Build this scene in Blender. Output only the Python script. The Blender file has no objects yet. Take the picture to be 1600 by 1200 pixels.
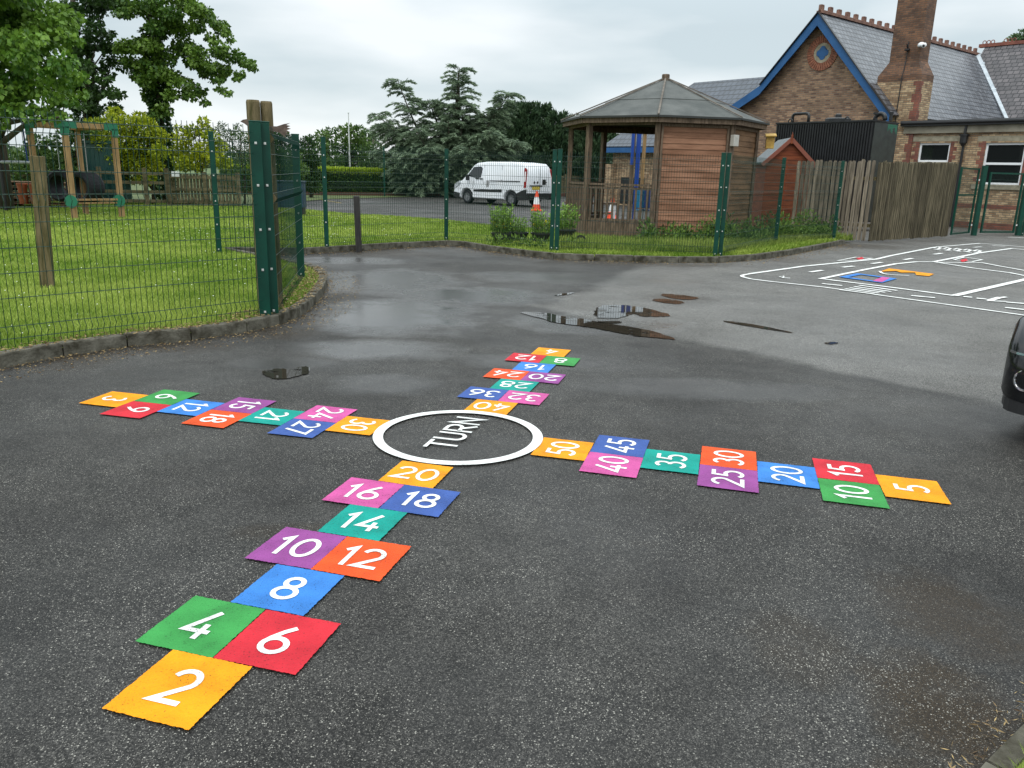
import bpy, math, random
import numpy as np
from mathutils import Vector, Matrix
random.seed(7); RNG = np.random.default_rng(11)
C = bpy.context.scene.collection
sc = bpy.context.scene
R = math.radians
# ------------------------------------------------------------------ camera
F, PIT, ROL, EYE = 1245.03, 0.26074, 0.025695, 1.6
_fw = np.array([0, math.cos(PIT), -math.sin(PIT)]); _up = np.array([0, math.sin(PIT), math.cos(PIT)]); _rt = np.array([1., 0, 0])
CR = math.cos(ROL)*_rt + math.sin(ROL)*_up; CU = -math.sin(ROL)*_rt + math.cos(ROL)*_up; CF = _fw
cam = bpy.data.cameras.new('camera'); co = bpy.data.objects.new('camera', cam); C.objects.link(co)
m = Matrix.Identity(4)
for i in range(3):
    m[i][0] = CR[i]; m[i][1] = CU[i]; m[i][2] = -CF[i]
m[2][3] = EYE; co.matrix_world = m
cam.sensor_width = 36; cam.lens = F/1600*36; cam.clip_end = 6000; cam.clip_start = .05
sc.camera = co
# ------------------------------------------------------------------ sky and light
SUN_EL, SUN_AZ = R(58), R(200)
w = bpy.data.worlds.new('World'); sc.world = w; w.use_nodes = True
nt = w.node_tree; nt.nodes.clear()
def N(t, **k):
    n = nt.nodes.new(t)
    for a, b in k.items(): setattr(n, a, b)
    return n
out = N('ShaderNodeOutputWorld'); bg = N('ShaderNodeBackground'); bg2 = N('ShaderNodeBackground'); add = N('ShaderNodeAddShader')
sky = N('ShaderNodeTexSky', sky_type='NISHITA'); sky.sun_disc = False; sky.sun_elevation = SUN_EL; sky.sun_rotation = SUN_AZ
nt.links.new(sky.outputs[0], bg.inputs[0]); bg.inputs[1].default_value = 0.012
tc = N('ShaderNodeTexCoord'); sep = N('ShaderNodeSeparateXYZ'); nt.links.new(tc.outputs['Generated'], sep.inputs[0])
mp = N('ShaderNodeMapping'); mp.inputs['Scale'].default_value = (1.6, 1.6, 6.5); mp.inputs['Location'].default_value = (1.3, .4, .2); nt.links.new(tc.outputs['Generated'], mp.inputs[0])
nz = N('ShaderNodeTexNoise'); nz.inputs['Scale'].default_value = 1.5; nz.inputs['Detail'].default_value = 5; nz.inputs['Roughness'].default_value = .45
nt.links.new(mp.outputs[0], nz.inputs[0])
rc = N('ShaderNodeValToRGB'); rc.color_ramp.elements[0].position = .40; rc.color_ramp.elements[1].position = .62
rc.color_ramp.elements[0].color = (.56, .645, .68, 1); rc.color_ramp.elements[1].color = (.86, .90, .915, 1)
nt.links.new(nz.outputs[0], rc.inputs[0])
el = N('ShaderNodeMapRange'); el.inputs[1].default_value = .16; el.inputs[2].default_value = .75; el.inputs[3].default_value = 0.97; el.inputs[4].default_value = 2.3
nt.links.new(sep.outputs[2], el.inputs[0])
nt.links.new(rc.outputs[0], bg2.inputs[0]); nt.links.new(el.outputs[0], bg2.inputs[1])
nt.links.new(bg.outputs[0], add.inputs[0]); nt.links.new(bg2.outputs[0], add.inputs[1]); nt.links.new(add.outputs[0], out.inputs[0])
sl = bpy.data.lights.new('sun', 'SUN'); sl.energy = 1.1; sl.angle = R(25); sl.color = (1, .97, .92)
so = bpy.data.objects.new('sun', sl); C.objects.link(so)
so.rotation_euler = (R(90)-SUN_EL, 0, R(180)-SUN_AZ+R(0))
sc.view_settings.view_transform = 'Standard'; sc.view_settings.look = 'None'; sc.view_settings.exposure = 0.12; sc.view_settings.gamma = 1
sc.cycles.max_bounces = 5; sc.cycles.diffuse_bounces = 2; sc.cycles.glossy_bounces = 3; sc.cycles.transparent_max_bounces = 6
# ------------------------------------------------------------------ point helpers
def ray(x, y): return (x-800)/F*CR - (y-600)/F*CU + CF
def gp(x, y, z=0.):
    d = ray(x, y); t = (z-EYE)/d[2]; return (float(d[0]*t), float(d[1]*t))
def at(x, y, D):
    d = ray(x, y); t = D/d[1]; return np.array([d[0]*t, D, EYE+d[2]*t])
A_ = np.array([math.cos(R(40)), math.sin(R(40)), 0]); B_ = np.array([A_[1], -A_[0], 0])
def ab(a, b, z=0.): return A_*a + B_*b + np.array([0, 0, z])
# ------------------------------------------------------------------ materials
MATS = {}
def mat(name, col=(.5, .5, .5), rough=.6, metal=0., spec=.5, col2=None, scale=6., detail=4., bump=0., bscale=None, stretch=None, trans=0., attr=False, ramp=(.35, .65), orand=0.):
    if name in MATS: return MATS[name]
    m = bpy.data.materials.new(name); m.use_nodes = True; t = m.node_tree; b = t.nodes['Principled BSDF']
    b.inputs['Base Color'].default_value = (*col, 1); b.inputs['Roughness'].default_value = rough; b.inputs['Metallic'].default_value = metal
    b.inputs['Specular IOR Level'].default_value = spec
    tcn = t.nodes.new('ShaderNodeTexCoord'); mpn = t.nodes.new('ShaderNodeMapping'); t.links.new(tcn.outputs['Object'], mpn.inputs[0])
    if stretch: mpn.inputs['Scale'].default_value = stretch
    if col2 is not None:
        r = t.nodes.new('ShaderNodeValToRGB'); r.color_ramp.elements[0].color = (*col, 1); r.color_ramp.elements[1].color = (*col2, 1)
        r.color_ramp.elements[0].position, r.color_ramp.elements[1].position = ramp
        if attr:
            a = t.nodes.new('ShaderNodeAttribute'); a.attribute_name = 'v'; t.links.new(a.outputs['Fac'], r.inputs[0])
        else:
            n = t.nodes.new('ShaderNodeTexNoise'); n.inputs['Scale'].default_value = scale; n.inputs['Detail'].default_value = detail; n.inputs['Roughness'].default_value = .6
            t.links.new(mpn.outputs[0], n.inputs[0]); t.links.new(n.outputs[0], r.inputs[0])
        cs_ = r.outputs[0]
        if orand:
            oi = t.nodes.new('ShaderNodeObjectInfo'); mr_ = t.nodes.new('ShaderNodeMapRange'); mr_.inputs[3].default_value = 1-orand; mr_.inputs[4].default_value = 1+orand; t.links.new(oi.outputs['Random'], mr_.inputs[0])
            mm_ = t.nodes.new('ShaderNodeMix'); mm_.data_type = 'RGBA'; mm_.blend_type = 'MULTIPLY'; mm_.inputs[0].default_value = 1; t.links.new(cs_, mm_.inputs[6]); t.links.new(mr_.outputs[0], mm_.inputs[7]); cs_ = mm_.outputs[2]
        t.links.new(cs_, b.inputs['Base Color'])
    if bump:
        n2 = t.nodes.new('ShaderNodeTexNoise'); n2.inputs['Scale'].default_value = bscale or scale*3; n2.inputs['Detail'].default_value = 3
        t.links.new(mpn.outputs[0], n2.inputs[0])
        bn = t.nodes.new('ShaderNodeBump'); bn.inputs['Strength'].default_value = bump; bn.inputs['Distance'].default_value = .01
        t.links.new(n2.outputs[0], bn.inputs['Height']); t.links.new(bn.outputs[0], b.inputs['Normal'])
    if trans:
        o = t.nodes['Material Output']; tr = t.nodes.new('ShaderNodeBsdfTranslucent'); mx = t.nodes.new('ShaderNodeMixShader'); mx.inputs[0].default_value = trans
        src = b.inputs['Base Color'].links[0].from_socket if b.inputs['Base Color'].links else None
        if src: t.links.new(src, tr.inputs[0])
        else: tr.inputs[0].default_value = (*col, 1)
        t.links.new(b.outputs[0], mx.inputs[1]); t.links.new(tr.outputs[0], mx.inputs[2]); t.links.new(mx.outputs[0], o.inputs[0])
    MATS[name] = m; return m
def mathn(t, op, a, b=None, c=None):
    n = t.nodes.new('ShaderNodeMath'); n.operation = op
    for i, v in enumerate((a, b, c)):
        if v is None: continue
        if isinstance(v, (int, float)): n.inputs[i].default_value = v
        else: t.links.new(v, n.inputs[i])
    return n.outputs[0]
def brickmat(name, c1, c2, mortar, u='XY', bw=.225, rh=.075, ms=.008, rough=.85, bump=.4, vs=1., blotch=None, bias=0., dark=.55, noisesc=1.2):
    m = bpy.data.materials.new(name); m.use_nodes = True; t = m.node_tree; b = t.nodes['Principled BSDF']
    tcn = t.nodes.new('ShaderNodeTexCoord'); s = t.nodes.new('ShaderNodeSeparateXYZ'); t.links.new(tcn.outputs['Object'], s.inputs[0])
    uu = mathn(t, 'ADD', s.outputs[0], s.outputs[1]) if u == 'XY' else s.outputs['XYZ'.index(u)]
    cb = t.nodes.new('ShaderNodeCombineXYZ'); t.links.new(uu, cb.inputs[0]); t.links.new(mathn(t, 'MULTIPLY', s.outputs[2], vs), cb.inputs[1])
    br = t.nodes.new('ShaderNodeTexBrick'); t.links.new(cb.outputs[0], br.inputs[0]); br.inputs['Scale'].default_value = 1
    br.inputs['Brick Width'].default_value = bw; br.inputs['Row Height'].default_value = rh; br.inputs['Mortar Size'].default_value = ms; br.inputs['Mortar Smooth'].default_value = .3; br.inputs['Bias'].default_value = bias
    br.inputs[1].default_value = (*c1, 1); br.inputs[2].default_value = (*c2, 1); br.inputs[3].default_value = (*mortar, 1)
    n = t.nodes.new('ShaderNodeTexNoise'); n.inputs['Scale'].default_value = noisesc; n.inputs['Detail'].default_value = 8; n.inputs['Roughness'].default_value = .7; t.links.new(tcn.outputs['Object'], n.inputs[0])
    r = t.nodes.new('ShaderNodeMapRange'); r.inputs[1].default_value = .35; r.inputs[2].default_value = .65; r.inputs[3].default_value = dark; r.inputs[4].default_value = 1.15; t.links.new(n.outputs[0], r.inputs[0])
    mx = t.nodes.new('ShaderNodeMix'); mx.data_type = 'RGBA'; mx.blend_type = 'MULTIPLY'; mx.inputs[0].default_value = 1
    t.links.new(br.outputs[0], mx.inputs[6]); t.links.new(r.outputs[0], mx.inputs[7]); t.links.new(mx.outputs[2], b.inputs['Base Color'])
    b.inputs['Roughness'].default_value = rough
    h = mathn(t, 'SUBTRACT', mathn(t, 'MULTIPLY', n.outputs[0], .3), br.outputs['Fac'])
    bn = t.nodes.new('ShaderNodeBump'); bn.inputs['Strength'].default_value = bump; bn.inputs['Distance'].default_value = .02; t.links.new(h, bn.inputs['Height']); t.links.new(bn.outputs[0], b.inputs['Normal'])
    return m
# --- tarmac with aggregate, damp patches and worn pale chips
def tarmac(name, base, base2, damp, silts=(), pale=None, spk=1.0, rdry=.66, rwet=.11):
    m = bpy.data.materials.new(name); m.use_nodes = True; t = m.node_tree; b = t.nodes['Principled BSDF']
    g = t.nodes.new('ShaderNodeNewGeometry'); P = g.outputs['Position']
    def noise(s, d=3, r=.55):
        n = t.nodes.new('ShaderNodeTexNoise'); n.inputs['Scale'].default_value = s; n.inputs['Detail'].default_value = d; n.inputs['Roughness'].default_value = r; t.links.new(P, n.inputs[0]); return n.outputs[0]
    def rng(v, a, b2, c, d):
        n = t.nodes.new('ShaderNodeMapRange'); t.links.new(v, n.inputs[0])
        for i, q in enumerate((a, b2, c, d)): n.inputs[i+1].default_value = q
        return n.outputs[0]
    def mix(f, a, b2, mode='MIX'):
        n = t.nodes.new('ShaderNodeMix'); n.data_type = 'RGBA'; n.blend_type = mode
        if isinstance(f, float): n.inputs[0].default_value = f
        else: t.links.new(f, n.inputs[0])
        for i, q in ((6, a), (7, b2)):
            if isinstance(q, tuple): n.inputs[i].default_value = (*q, 1)
            else: t.links.new(q, n.inputs[i])
        return n.outputs[2]
    big = noise(.55, 6, .6); mid = noise(5, 5); fine = noise(130, 2, .7)
    col = mix(rng(big, .35, .65, 0, 1), base, base2)
    col = mix(1.0, col, rng(mid, .3, .7, .75, 1.25), 'MULTIPLY')
    sp = t.nodes.new('ShaderNodeSeparateXYZ'); t.links.new(P, sp.inputs[0])
    wob = mathn(t, 'MULTIPLY', mathn(t, 'SUBTRACT', noise(1.5, 5, .65), .5), 2.2)
    if pale:   # older, paler surface beyond an irregular joint; colour also lifted for wet sheen
        w1 = mathn(t, 'MULTIPLY', mathn(t, 'SUBTRACT', noise(1.1, 6, .6), .5), 1.0)
        def half(x0, y0, nx, ny, a, b2, wk):
            d = mathn(t, 'ADD', mathn(t, 'MULTIPLY', mathn(t, 'SUBTRACT', sp.outputs[0], x0), nx), mathn(t, 'MULTIPLY', mathn(t, 'SUBTRACT', sp.outputs[1], y0), ny))
            return rng(mathn(t, 'ADD', d, mathn(t, 'MULTIPLY', w1, wk)), a, b2, 0, 1)
        pm = mathn(t, 'MULTIPLY', half(.3, 9.75, .921, -.388, -.14, .22, 1.1), half(.3, 9.6, .76, .65, -.06, .12, .55))
        col = mix(pm, col, mix(rng(noise(.9, 6, .6), .35, .65, 0, 1), *pale))
    # aggregate stones, two sizes
    v = t.nodes.new('ShaderNodeTexVoronoi'); v.inputs['Scale'].default_value = 150; t.links.new(P, v.inputs[0])
    sx = t.nodes.new('ShaderNodeSeparateXYZ'); t.links.new(v.outputs['Color'], sx.inputs[0])
    v2 = t.nodes.new('ShaderNodeTexVoronoi'); v2.inputs['Scale'].default_value = 290; t.links.new(P, v2.inputs[0])
    sx2 = t.nodes.new('ShaderNodeSeparateXYZ'); t.links.new(v2.outputs['Color'], sx2.inputs[0])
    stone = mathn(t, 'MULTIPLY', rng(sx.outputs[0], 0, 1, .45, 1.6), rng(mathn(t, 'POWER', sx2.outputs[0], 2.5), 0, 1, .5, 2.7))
    col = mix(1.0, col, stone, 'MULTIPLY')
    patchy = rng(noise(1.3, 5), .36, .64, .25*spk, 1.0*spk)
    chips = mathn(t, 'MULTIPLY', mathn(t, 'GREATER_THAN', sx.outputs[1], .86), mathn(t, 'LESS_THAN', v.outputs['Distance'], .40))
    chips2 = mathn(t, 'MULTIPLY', mathn(t, 'GREATER_THAN', sx2.outputs[1], .83), mathn(t, 'LESS_THAN', v2.outputs['Distance'], .5))
    chips = mathn(t, 'MULTIPLY', mathn(t, 'MAXIMUM', mathn(t, 'MULTIPLY', chips, sx.outputs[2]), mathn(t, 'MULTIPLY', chips2, mathn(t, 'MULTIPLY', sx2.outputs[2], .75))), patchy)
    # brown moss and silt
    silt = rng(noise(1.7, 6, .7), .58, .75, 0, .4)
    for (cx, cy, rx, ry, k) in silts:
        dx = mathn(t, 'DIVIDE', mathn(t, 'SUBTRACT', sp.outputs[0], cx), rx); dy = mathn(t, 'DIVIDE', mathn(t, 'SUBTRACT', sp.outputs[1], cy), ry)
        q = mathn(t, 'ADD', mathn(t, 'ADD', mathn(t, 'MULTIPLY', dx, dx), mathn(t, 'MULTIPLY', dy, dy)), mathn(t, 'MULTIPLY', mathn(t, 'SUBTRACT', noise(5, 6, .7), .5), 3.0))
        silt = mathn(t, 'MAXIMUM', silt, rng(q, .1, 1.2, k, 0))
    col = mix(silt, col, mix(sx2.outputs[0], (.007, .005, .003), (.040, .026, .012)))
    col = mix(mathn(t, 'MINIMUM', mathn(t, 'MULTIPLY', chips, 1.0), .85), col, (.42, .40, .35))
    # dampness: soft patches where water lies
    wet = rng(noise(.42, 5, .62), .42, .62, 0, 1)
    acc = None
    for (cx, cy, rx, ry, k) in damp:
        dx = mathn(t, 'DIVIDE', mathn(t, 'SUBTRACT', sp.outputs[0], cx), rx); dy = mathn(t, 'DIVIDE', mathn(t, 'SUBTRACT', sp.outputs[1], cy), ry)
        q = mathn(t, 'ADD', mathn(t, 'ADD', mathn(t, 'MULTIPLY', dx, dx), mathn(t, 'MULTIPLY', dy, dy)), wob)
        e = rng(q, .25, 1.3, k, 0); acc = e if acc is None else mathn(t, 'MAXIMUM', acc, e)
    wet = mathn(t, 'MULTIPLY', wet, .35)
    if acc is not None: wet = mathn(t, 'MAXIMUM', wet, acc)
    col = mix(wet, col, mix(1.0, col, (.74, .74, .74), 'MULTIPLY'))
    t.links.new(col, b.inputs['Base Color'])
    t.links.new(mathn(t, 'ADD', rng(wet, 0, 1, rdry, rwet), mathn(t, 'MULTIPLY', mathn(t, 'SUBTRACT', fine, .5), .12)), b.inputs['Roughness'])
    t.links.new(rng(wet, 0, 1, .22, .5), b.inputs['Specular IOR Level'])
    bn = t.nodes.new('ShaderNodeBump'); bn.inputs['Distance'].default_value = .004
    t.links.new(rng(wet, 0, 1, .6, .07), bn.inputs['Strength'])
    t.links.new(mathn(t, 'ADD', mathn(t, 'MULTIPLY', sx.outputs[0], .6), fine), bn.inputs['Height']); t.links.new(bn.outputs[0], b.inputs['Normal'])
    return m
def paint(name, col, wear=.9):
    m = bpy.data.materials.new(name); m.use_nodes = True; t = m.node_tree; b = t.nodes['Principled BSDF']
    g = t.nodes.new('ShaderNodeNewGeometry')
    n = t.nodes.new('ShaderNodeTexNoise'); n.inputs['Scale'].default_value = 150; n.inputs['Detail'].default_value = 2; t.links.new(g.outputs['Position'], n.inputs[0])
    n2 = t.nodes.new('ShaderNodeTexNoise'); n2.inputs['Scale'].default_value = 7; n2.inputs['Detail'].default_value = 5; t.links.new(g.outputs['Position'], n2.inputs[0])
    s = mathn(t, 'ADD', n.outputs[0], mathn(t, 'MULTIPLY', mathn(t, 'SUBTRACT', n2.outputs[0], .5), .25))
    r = t.nodes.new('ShaderNodeValToRGB'); r.color_ramp.elements[0].position = .27; r.color_ramp.elements[1].position = .37
    r.color_ramp.elements[0].color = tuple(c*.35+.01 for c in col)+(1,); r.color_ramp.elements[1].color = (*col, 1); t.links.new(s, r.inputs[0])
    mx = t.nodes.new('ShaderNodeMix'); mx.data_type = 'RGBA'; mx.blend_type = 'MULTIPLY'; mx.inputs[0].default_value = 1
    mr = t.nodes.new('ShaderNodeMapRange'); mr.inputs[1].default_value = .3; mr.inputs[2].default_value = .7; mr.inputs[3].default_value = .76; mr.inputs[4].default_value = 1.10; t.links.new(n2.outputs[0], mr.inputs[0])
    t.links.new(r.outputs[0], mx.inputs[6]); t.links.new(mr.outputs[0], mx.inputs[7]); t.links.new(mx.outputs[2], b.inputs['Base Color'])
    b.inputs['Roughness'].default_value = .6; b.inputs['Specular IOR Level'].default_value = .12
    v = t.nodes.new('ShaderNodeTexVoronoi'); v.inputs['Scale'].default_value = 95; t.links.new(g.outputs['Position'], v.inputs[0])
    bn = t.nodes.new('ShaderNodeBump'); bn.inputs['Strength'].default_value = .7; bn.inputs['Distance'].default_value = .004; t.links.new(v.outputs['Distance'], bn.inputs['Height']); t.links.new(bn.outputs[0], b.inputs['Normal'])
    return m
# ------------------------------------------------------------------ mesh helpers
class MB:
    def __init__(s): s.v = []; s.f = []; s.mi = []; s.cur = 0
    def add(s, vs, fs):
        o = len(s.v); s.v += [tuple(map(float, q)) for q in vs]; s.f += [tuple(i+o for i in f) for f in fs]; s.mi += [s.cur]*len(fs); return s
    def box(s, c, d, rz=0., rx=0., ry=0.):
        M = Matrix.Rotation(rz, 3, 'Z') @ Matrix.Rotation(ry, 3, 'Y') @ Matrix.Rotation(rx, 3, 'X'); c = Vector(c)
        vs = [c + M @ Vector((x*d[0]/2, y*d[1]/2, z*d[2]/2)) for x in (-1, 1) for y in (-1, 1) for z in (-1, 1)]
        return s.add(vs, [(0, 1, 3, 2), (4, 6, 7, 5), (0, 4, 5, 1), (2, 3, 7, 6), (0, 2, 6, 4), (1, 5, 7, 3)])
    def bx(s, x0, x1, y0, y1, z0, z1): return s.box(((x0+x1)/2, (y0+y1)/2, (z0+z1)/2), (x1-x0, y1-y0, z1-z0))
    def bar(s, p, q, w_, h_=None, up=(0, 0, 1)):
        p, q = Vector(p), Vector(q); d = (q-p).normalized(); u = Vector(up)
        if abs(d.dot(u)) > .98: u = Vector((1, 0, 0)) if abs(d.x) < .9 else Vector((0, 1, 0))
        sd = d.cross(u).normalized(); u = sd.cross(d).normalized(); h_ = h_ or w_
        vs = [e + sd*a*w_/2 + u*b*h_/2 for e in (p, q) for a, b in ((-1, -1), (1, -1), (1, 1), (-1, 1))]
        return s.add(vs, [(0, 1, 2, 3), (7, 6, 5, 4), (0, 4, 5, 1), (1, 5, 6, 2), (2, 6, 7, 3), (3, 7, 4, 0)])
    def tube(s, pts, r, n=8, cap=True):
        pts = [Vector(p) for p in pts]; rr = r if isinstance(r, (list, tuple)) else [r]*len(pts); o = len(s.v); prev = None; vs = []
        for i, p in enumerate(pts):
            d = (pts[min(i+1, len(pts)-1)]-pts[max(i-1, 0)]).normalized()
            if prev is None: prev = d.orthogonal().normalized()
            prev = (prev - d*prev.dot(d)).normalized(); b2 = d.cross(prev)
            vs += [p + (prev*math.cos(2*math.pi*k/n)+b2*math.sin(2*math.pi*k/n))*rr[i] for k in range(n)]
        fs = [(i*n+k, i*n+(k+1) % n, (i+1)*n+(k+1) % n, (i+1)*n+k) for i in range(len(pts)-1) for k in range(n)]
        if cap: fs += [tuple(range(n-1, -1, -1)), tuple((len(pts)-1)*n+k for k in range(n))]
        return s.add(vs, fs)
    def prism(s, poly, z0, z1):   # polygon in xy
        n = len(poly); return s.add([(x, y, z0) for x, y in poly]+[(x, y, z1) for x, y in poly], [tuple(range(n-1, -1, -1)), tuple(range(n, 2*n))]+[(i, (i+1) % n, n+(i+1) % n, n+i) for i in range(n)])
    def prismy(s, poly, y0, y1):  # polygon in xz extruded along y
        n = len(poly); return s.add([(x, y0, z) for x, z in poly]+[(x, y1, z) for x, z in poly], [tuple(range(n)), tuple(range(2*n-1, n-1, -1))]+[(i, n+i, n+(i+1) % n, (i+1) % n) for i in range(n)])
    def lathe(s, c, prof, n=20):
        vs = [(c[0]+r*math.cos(2*math.pi*k/n), c[1]+r*math.sin(2*math.pi*k/n), c[2]+z) for r, z in prof for k in range(n)]
        m_ = len(prof); fs = [(i*n+k, i*n+(k+1) % n, (i+1)*n+(k+1) % n, (i+1)*n+k) for i in range(m_-1) for k in range(n)]
        return s.add(vs, fs+[tuple(range(n-1, -1, -1)), tuple((m_-1)*n+k for k in range(n))])
    def build(s, name, mats, parent=None, bevel=0, smooth=False):
        me = bpy.data.meshes.new(name); me.from_pydata(s.v, [], s.f); me.update()
        for mm in (mats if isinstance(mats, (list, tuple)) else [mats]): me.materials.append(mm)
        me.polygons.foreach_set('material_index', s.mi)
        if smooth: me.polygons.foreach_set('use_smooth', [True]*len(me.polygons))
        o = bpy.data.objects.new(name, me); C.objects.link(o)
        if parent: o.parent = parent
        if bevel:
            b = o.modifiers.new('bevel', 'BEVEL'); b.width = bevel; b.segments = 2; b.limit_method = 'ANGLE'
        return o
def tag(o, label=None, cat=None, group=None, kind=None):
    if label: o['label'] = label
    if cat: o['category'] = cat
    if group: o['group'] = group
    if kind: o['kind'] = kind
    return o
def thing(name, label, cat, loc=(0, 0, 0), rz=0., group=None):
    o = bpy.data.objects.new(name, None); o.empty_display_size = .1; C.objects.link(o); o.location = tuple(float(q) for q in loc); o.rotation_euler = (0, 0, rz)
    return tag(o, label, cat, group)
def fast(name, V, Fc, mt, parent=None, attr=None):
    V = np.asarray(V, np.float32).reshape(-1, 3); k = Fc.shape[1]; me = bpy.data.meshes.new(name)
    me.vertices.add(len(V)); me.vertices.foreach_set('co', V.ravel()); me.loops.add(Fc.size); me.loops.foreach_set('vertex_index', Fc.ravel().astype(np.int32))
    me.polygons.add(len(Fc)); me.polygons.foreach_set('loop_start', np.arange(0, Fc.size, k, dtype=np.int32)); me.polygons.foreach_set('loop_total', np.full(len(Fc), k, np.int32))
    me.update(calc_edges=True); me.materials.append(mt)
    if attr is not None:
        a = me.attributes.new('v', 'FLOAT', 'POINT'); a.data.foreach_set('value', np.asarray(attr, np.float32))
    o = bpy.data.objects.new(name, me); C.objects.link(o)
    if parent: o.parent = parent
    return o
def unit(a): return a/np.maximum(np.linalg.norm(a, axis=-1, keepdims=True), 1e-6)
def leafmesh(name, P, D, size, mt, parent, wr=.55, jit=.35, vbias=None):
    """P leaf bases, D directions the leaves point; each leaf a folded kite"""
    n = len(P); D = unit(D + RNG.normal(0, jit, (n, 3))); S = unit(np.cross(D, RNG.normal(0, 1, (n, 3)))); U = np.cross(S, D)
    L = size*RNG.uniform(.65, 1.25, (n, 1)); Wd = L*wr*.5
    V = np.stack([P, P+D*L*.45+S*Wd-U*Wd*.3, P+D*L, P+D*L*.45-S*Wd-U*Wd*.3], 1)
    Fc = np.arange(4*n).reshape(n, 4); v = RNG.uniform(0, 1, n) if vbias is None else np.clip(vbias+RNG.normal(0, .2, n), 0, 1)
    return fast(name, V, Fc, mt, parent, np.repeat(v, 4))
def inside(P, poly):
    x, y = P[:, 0], P[:, 1]; r = np.zeros(len(P), bool); n = len(poly)
    for i in range(n):
        x1, y1 = poly[i]; x2, y2 = poly[(i+1) % n]
        c = ((y1 > y) != (y2 > y)) & (x < (x2-x1)*(y-y1)/((y2-y1) or 1e-9)+x1); r ^= c
    return r
def ribbon(mb, pts, wd, z, closed=False):
    pts = [Vector(p[:2]) for p in pts]; n = len(pts); L_, R_ = [], []
    for i, p in enumerate(pts):
        a = pts[(i-1) % n] if (closed or i > 0) else None; b = pts[(i+1) % n] if (closed or i < n-1) else None
        d1 = (p-a).normalized() if a is not None else None; d2 = (b-p).normalized() if b is not None else None
        if d1 is None: d1 = d2
        if d2 is None: d2 = d1
        n1 = Vector((-d1.y, d1.x)); n2 = Vector((-d2.y, d2.x)); mm = n1+n2
        if mm.length < .1: mm = n1
        mm.normalize(); k = wd/2/max(.35, mm.dot(n1)); L_.append(p+mm*k); R_.append(p-mm*k)
    vs = [(q.x, q.y, z) for q in L_]+[(q.x, q.y, z) for q in R_]
    fs = [(n+i, n+(i+1) % n, (i+1) % n, i) for i in range(n if closed else n-1)]
    mb.add(vs, fs)
def flat(name, polys, z, mt, parent=None, T=None):
    mb = MB()
    for k, p in enumerate(polys): mb.add([(x, y, z+k*.0003) for x, y in p], [tuple(range(len(p)))])
    o = mb.build(name, mt, parent)
    import bmesh
    bm = bmesh.new(); bm.from_mesh(o.data); bmesh.ops.triangulate(bm, faces=bm.faces[:]); bmesh.ops.recalc_face_normals(bm, faces=bm.faces[:])
    if sum(f.normal.z for f in bm.faces) < 0: bmesh.ops.reverse_faces(bm, faces=bm.faces[:])
    bm.to_mesh(o.data); bm.free(); return o
def smooth_poly(p, it=2):
    for _ in range(it):
        q = []
        for i in range(len(p)):
            a, b = p[i], p[(i+1) % len(p)]; q += [(.75*a[0]+.25*b[0], .75*a[1]+.25*b[1]), (.25*a[0]+.75*b[0], .25*a[1]+.75*b[1])]
        p = q
    return p
# ================================================================== SETTING
GREEN = mat('post_green', (.002, .040, .026), .35, spec=.3, col2=(.003, .055, .035), scale=5)
WIRE = mat('wire_green', (.002, .028, .018), .4, spec=.3)
BOLT = mat('bolt_zinc', (.75, .75, .72), .3, .6)
grassbase = mat('grass_base', (.12, .18, .025), .9, spec=.1, col2=(.27, .31, .085), scale=1.2, detail=8, bump=1, bscale=60)
mb = MB(); mb.add([(-1500, -300, -.05), (1500, -300, -.05), (1500, 2500, -.05), (-1500, 2500, -.05)], [(0, 1, 2, 3)])
tag(mb.build('ground', mat('field_green', (.05, .09, .02), .95, col2=(.09, .13, .035), scale=.05, detail=8)), kind='structure')
DAMP = [(-1.3, 8.9, 1.0, 1.3, 1), (-.6, 10.5, 1.3, .8, .9), (-1.9, 11.8, 1.2, 1.5, .8), (-1.3, 7.1, .8, .5, .8), (-1.9, 6.5, .55, .28, .55), (.9, 8.7, 1.1, .7, .8), (.3, 6.8, .8, .35, .5), (1.6, 6.0, 1.2, .35, .55), (-1.0, 5.9, .5, .35, .5), (-2.9, 14.2, 1.1, .7, .7), (1.2, 12.5, 2.0, .8, .6)]
SILT = [(1.38, 2.15, .26, .42, .95), (1.7, 2.75, .28, .35, .8), (1.15, 1.78, .22, .2, .95), (1.05, 2.5, .2, .25, .5), (-3.6, 6.5, .35, .5, .7), (-3.0, 7.0, .5, .3, .7), (-2.3, 7.7, .4, .35, .7), (-2.05, 8.6, .25, .7, .55), (-2.25, 11, .3, 1.2, .6), (-2.6, 15.7, 1.4, .7, .6), (2.0, 14.9, 2.2, .5, .6), (-.6, 16.2, .8, .7, .6), (5.5, 16.4, .8, .9, .5), (8.6, 20.3, 1.3, .9, .6), (-.9, 3.3, .35, .12, .5), (2.2, 10.7, .6, .4, .5)]
yard = tarmac('tarmac_dark', (.0175, .0165, .0152), (.034, .032, .029), DAMP, SILT, ((.078, .075, .069), (.118, .114, .106)))
mb = MB(); mb.add([(-32, -12, 0), (70, -12, 0), (70, 64, 0), (-32, 64, 0)], [(0, 1, 2, 3)])
tag(mb.build('playground', yard), kind='structure')
def rough_poly(p, amp=.018):
    p = smooth_poly(p, 1); q = []
    for i in range(len(p)):
        a, b = Vector(p[i]), Vector(p[(i+1) % len(p)]); k = max(2, int((b-a).length/.035))
        for j in range(k):
            c = a.lerp(b, j/k); s = math.sin(c.x*61+c.y*37)*.6+math.sin(c.x*131-c.y*97)*.5+math.sin(c.x*17+c.y*23)*.7
            d = (b-a).normalized(); q.append((c.x-d.y*s*amp*.6, c.y+d.x*s*amp*.6))
    return q
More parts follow.
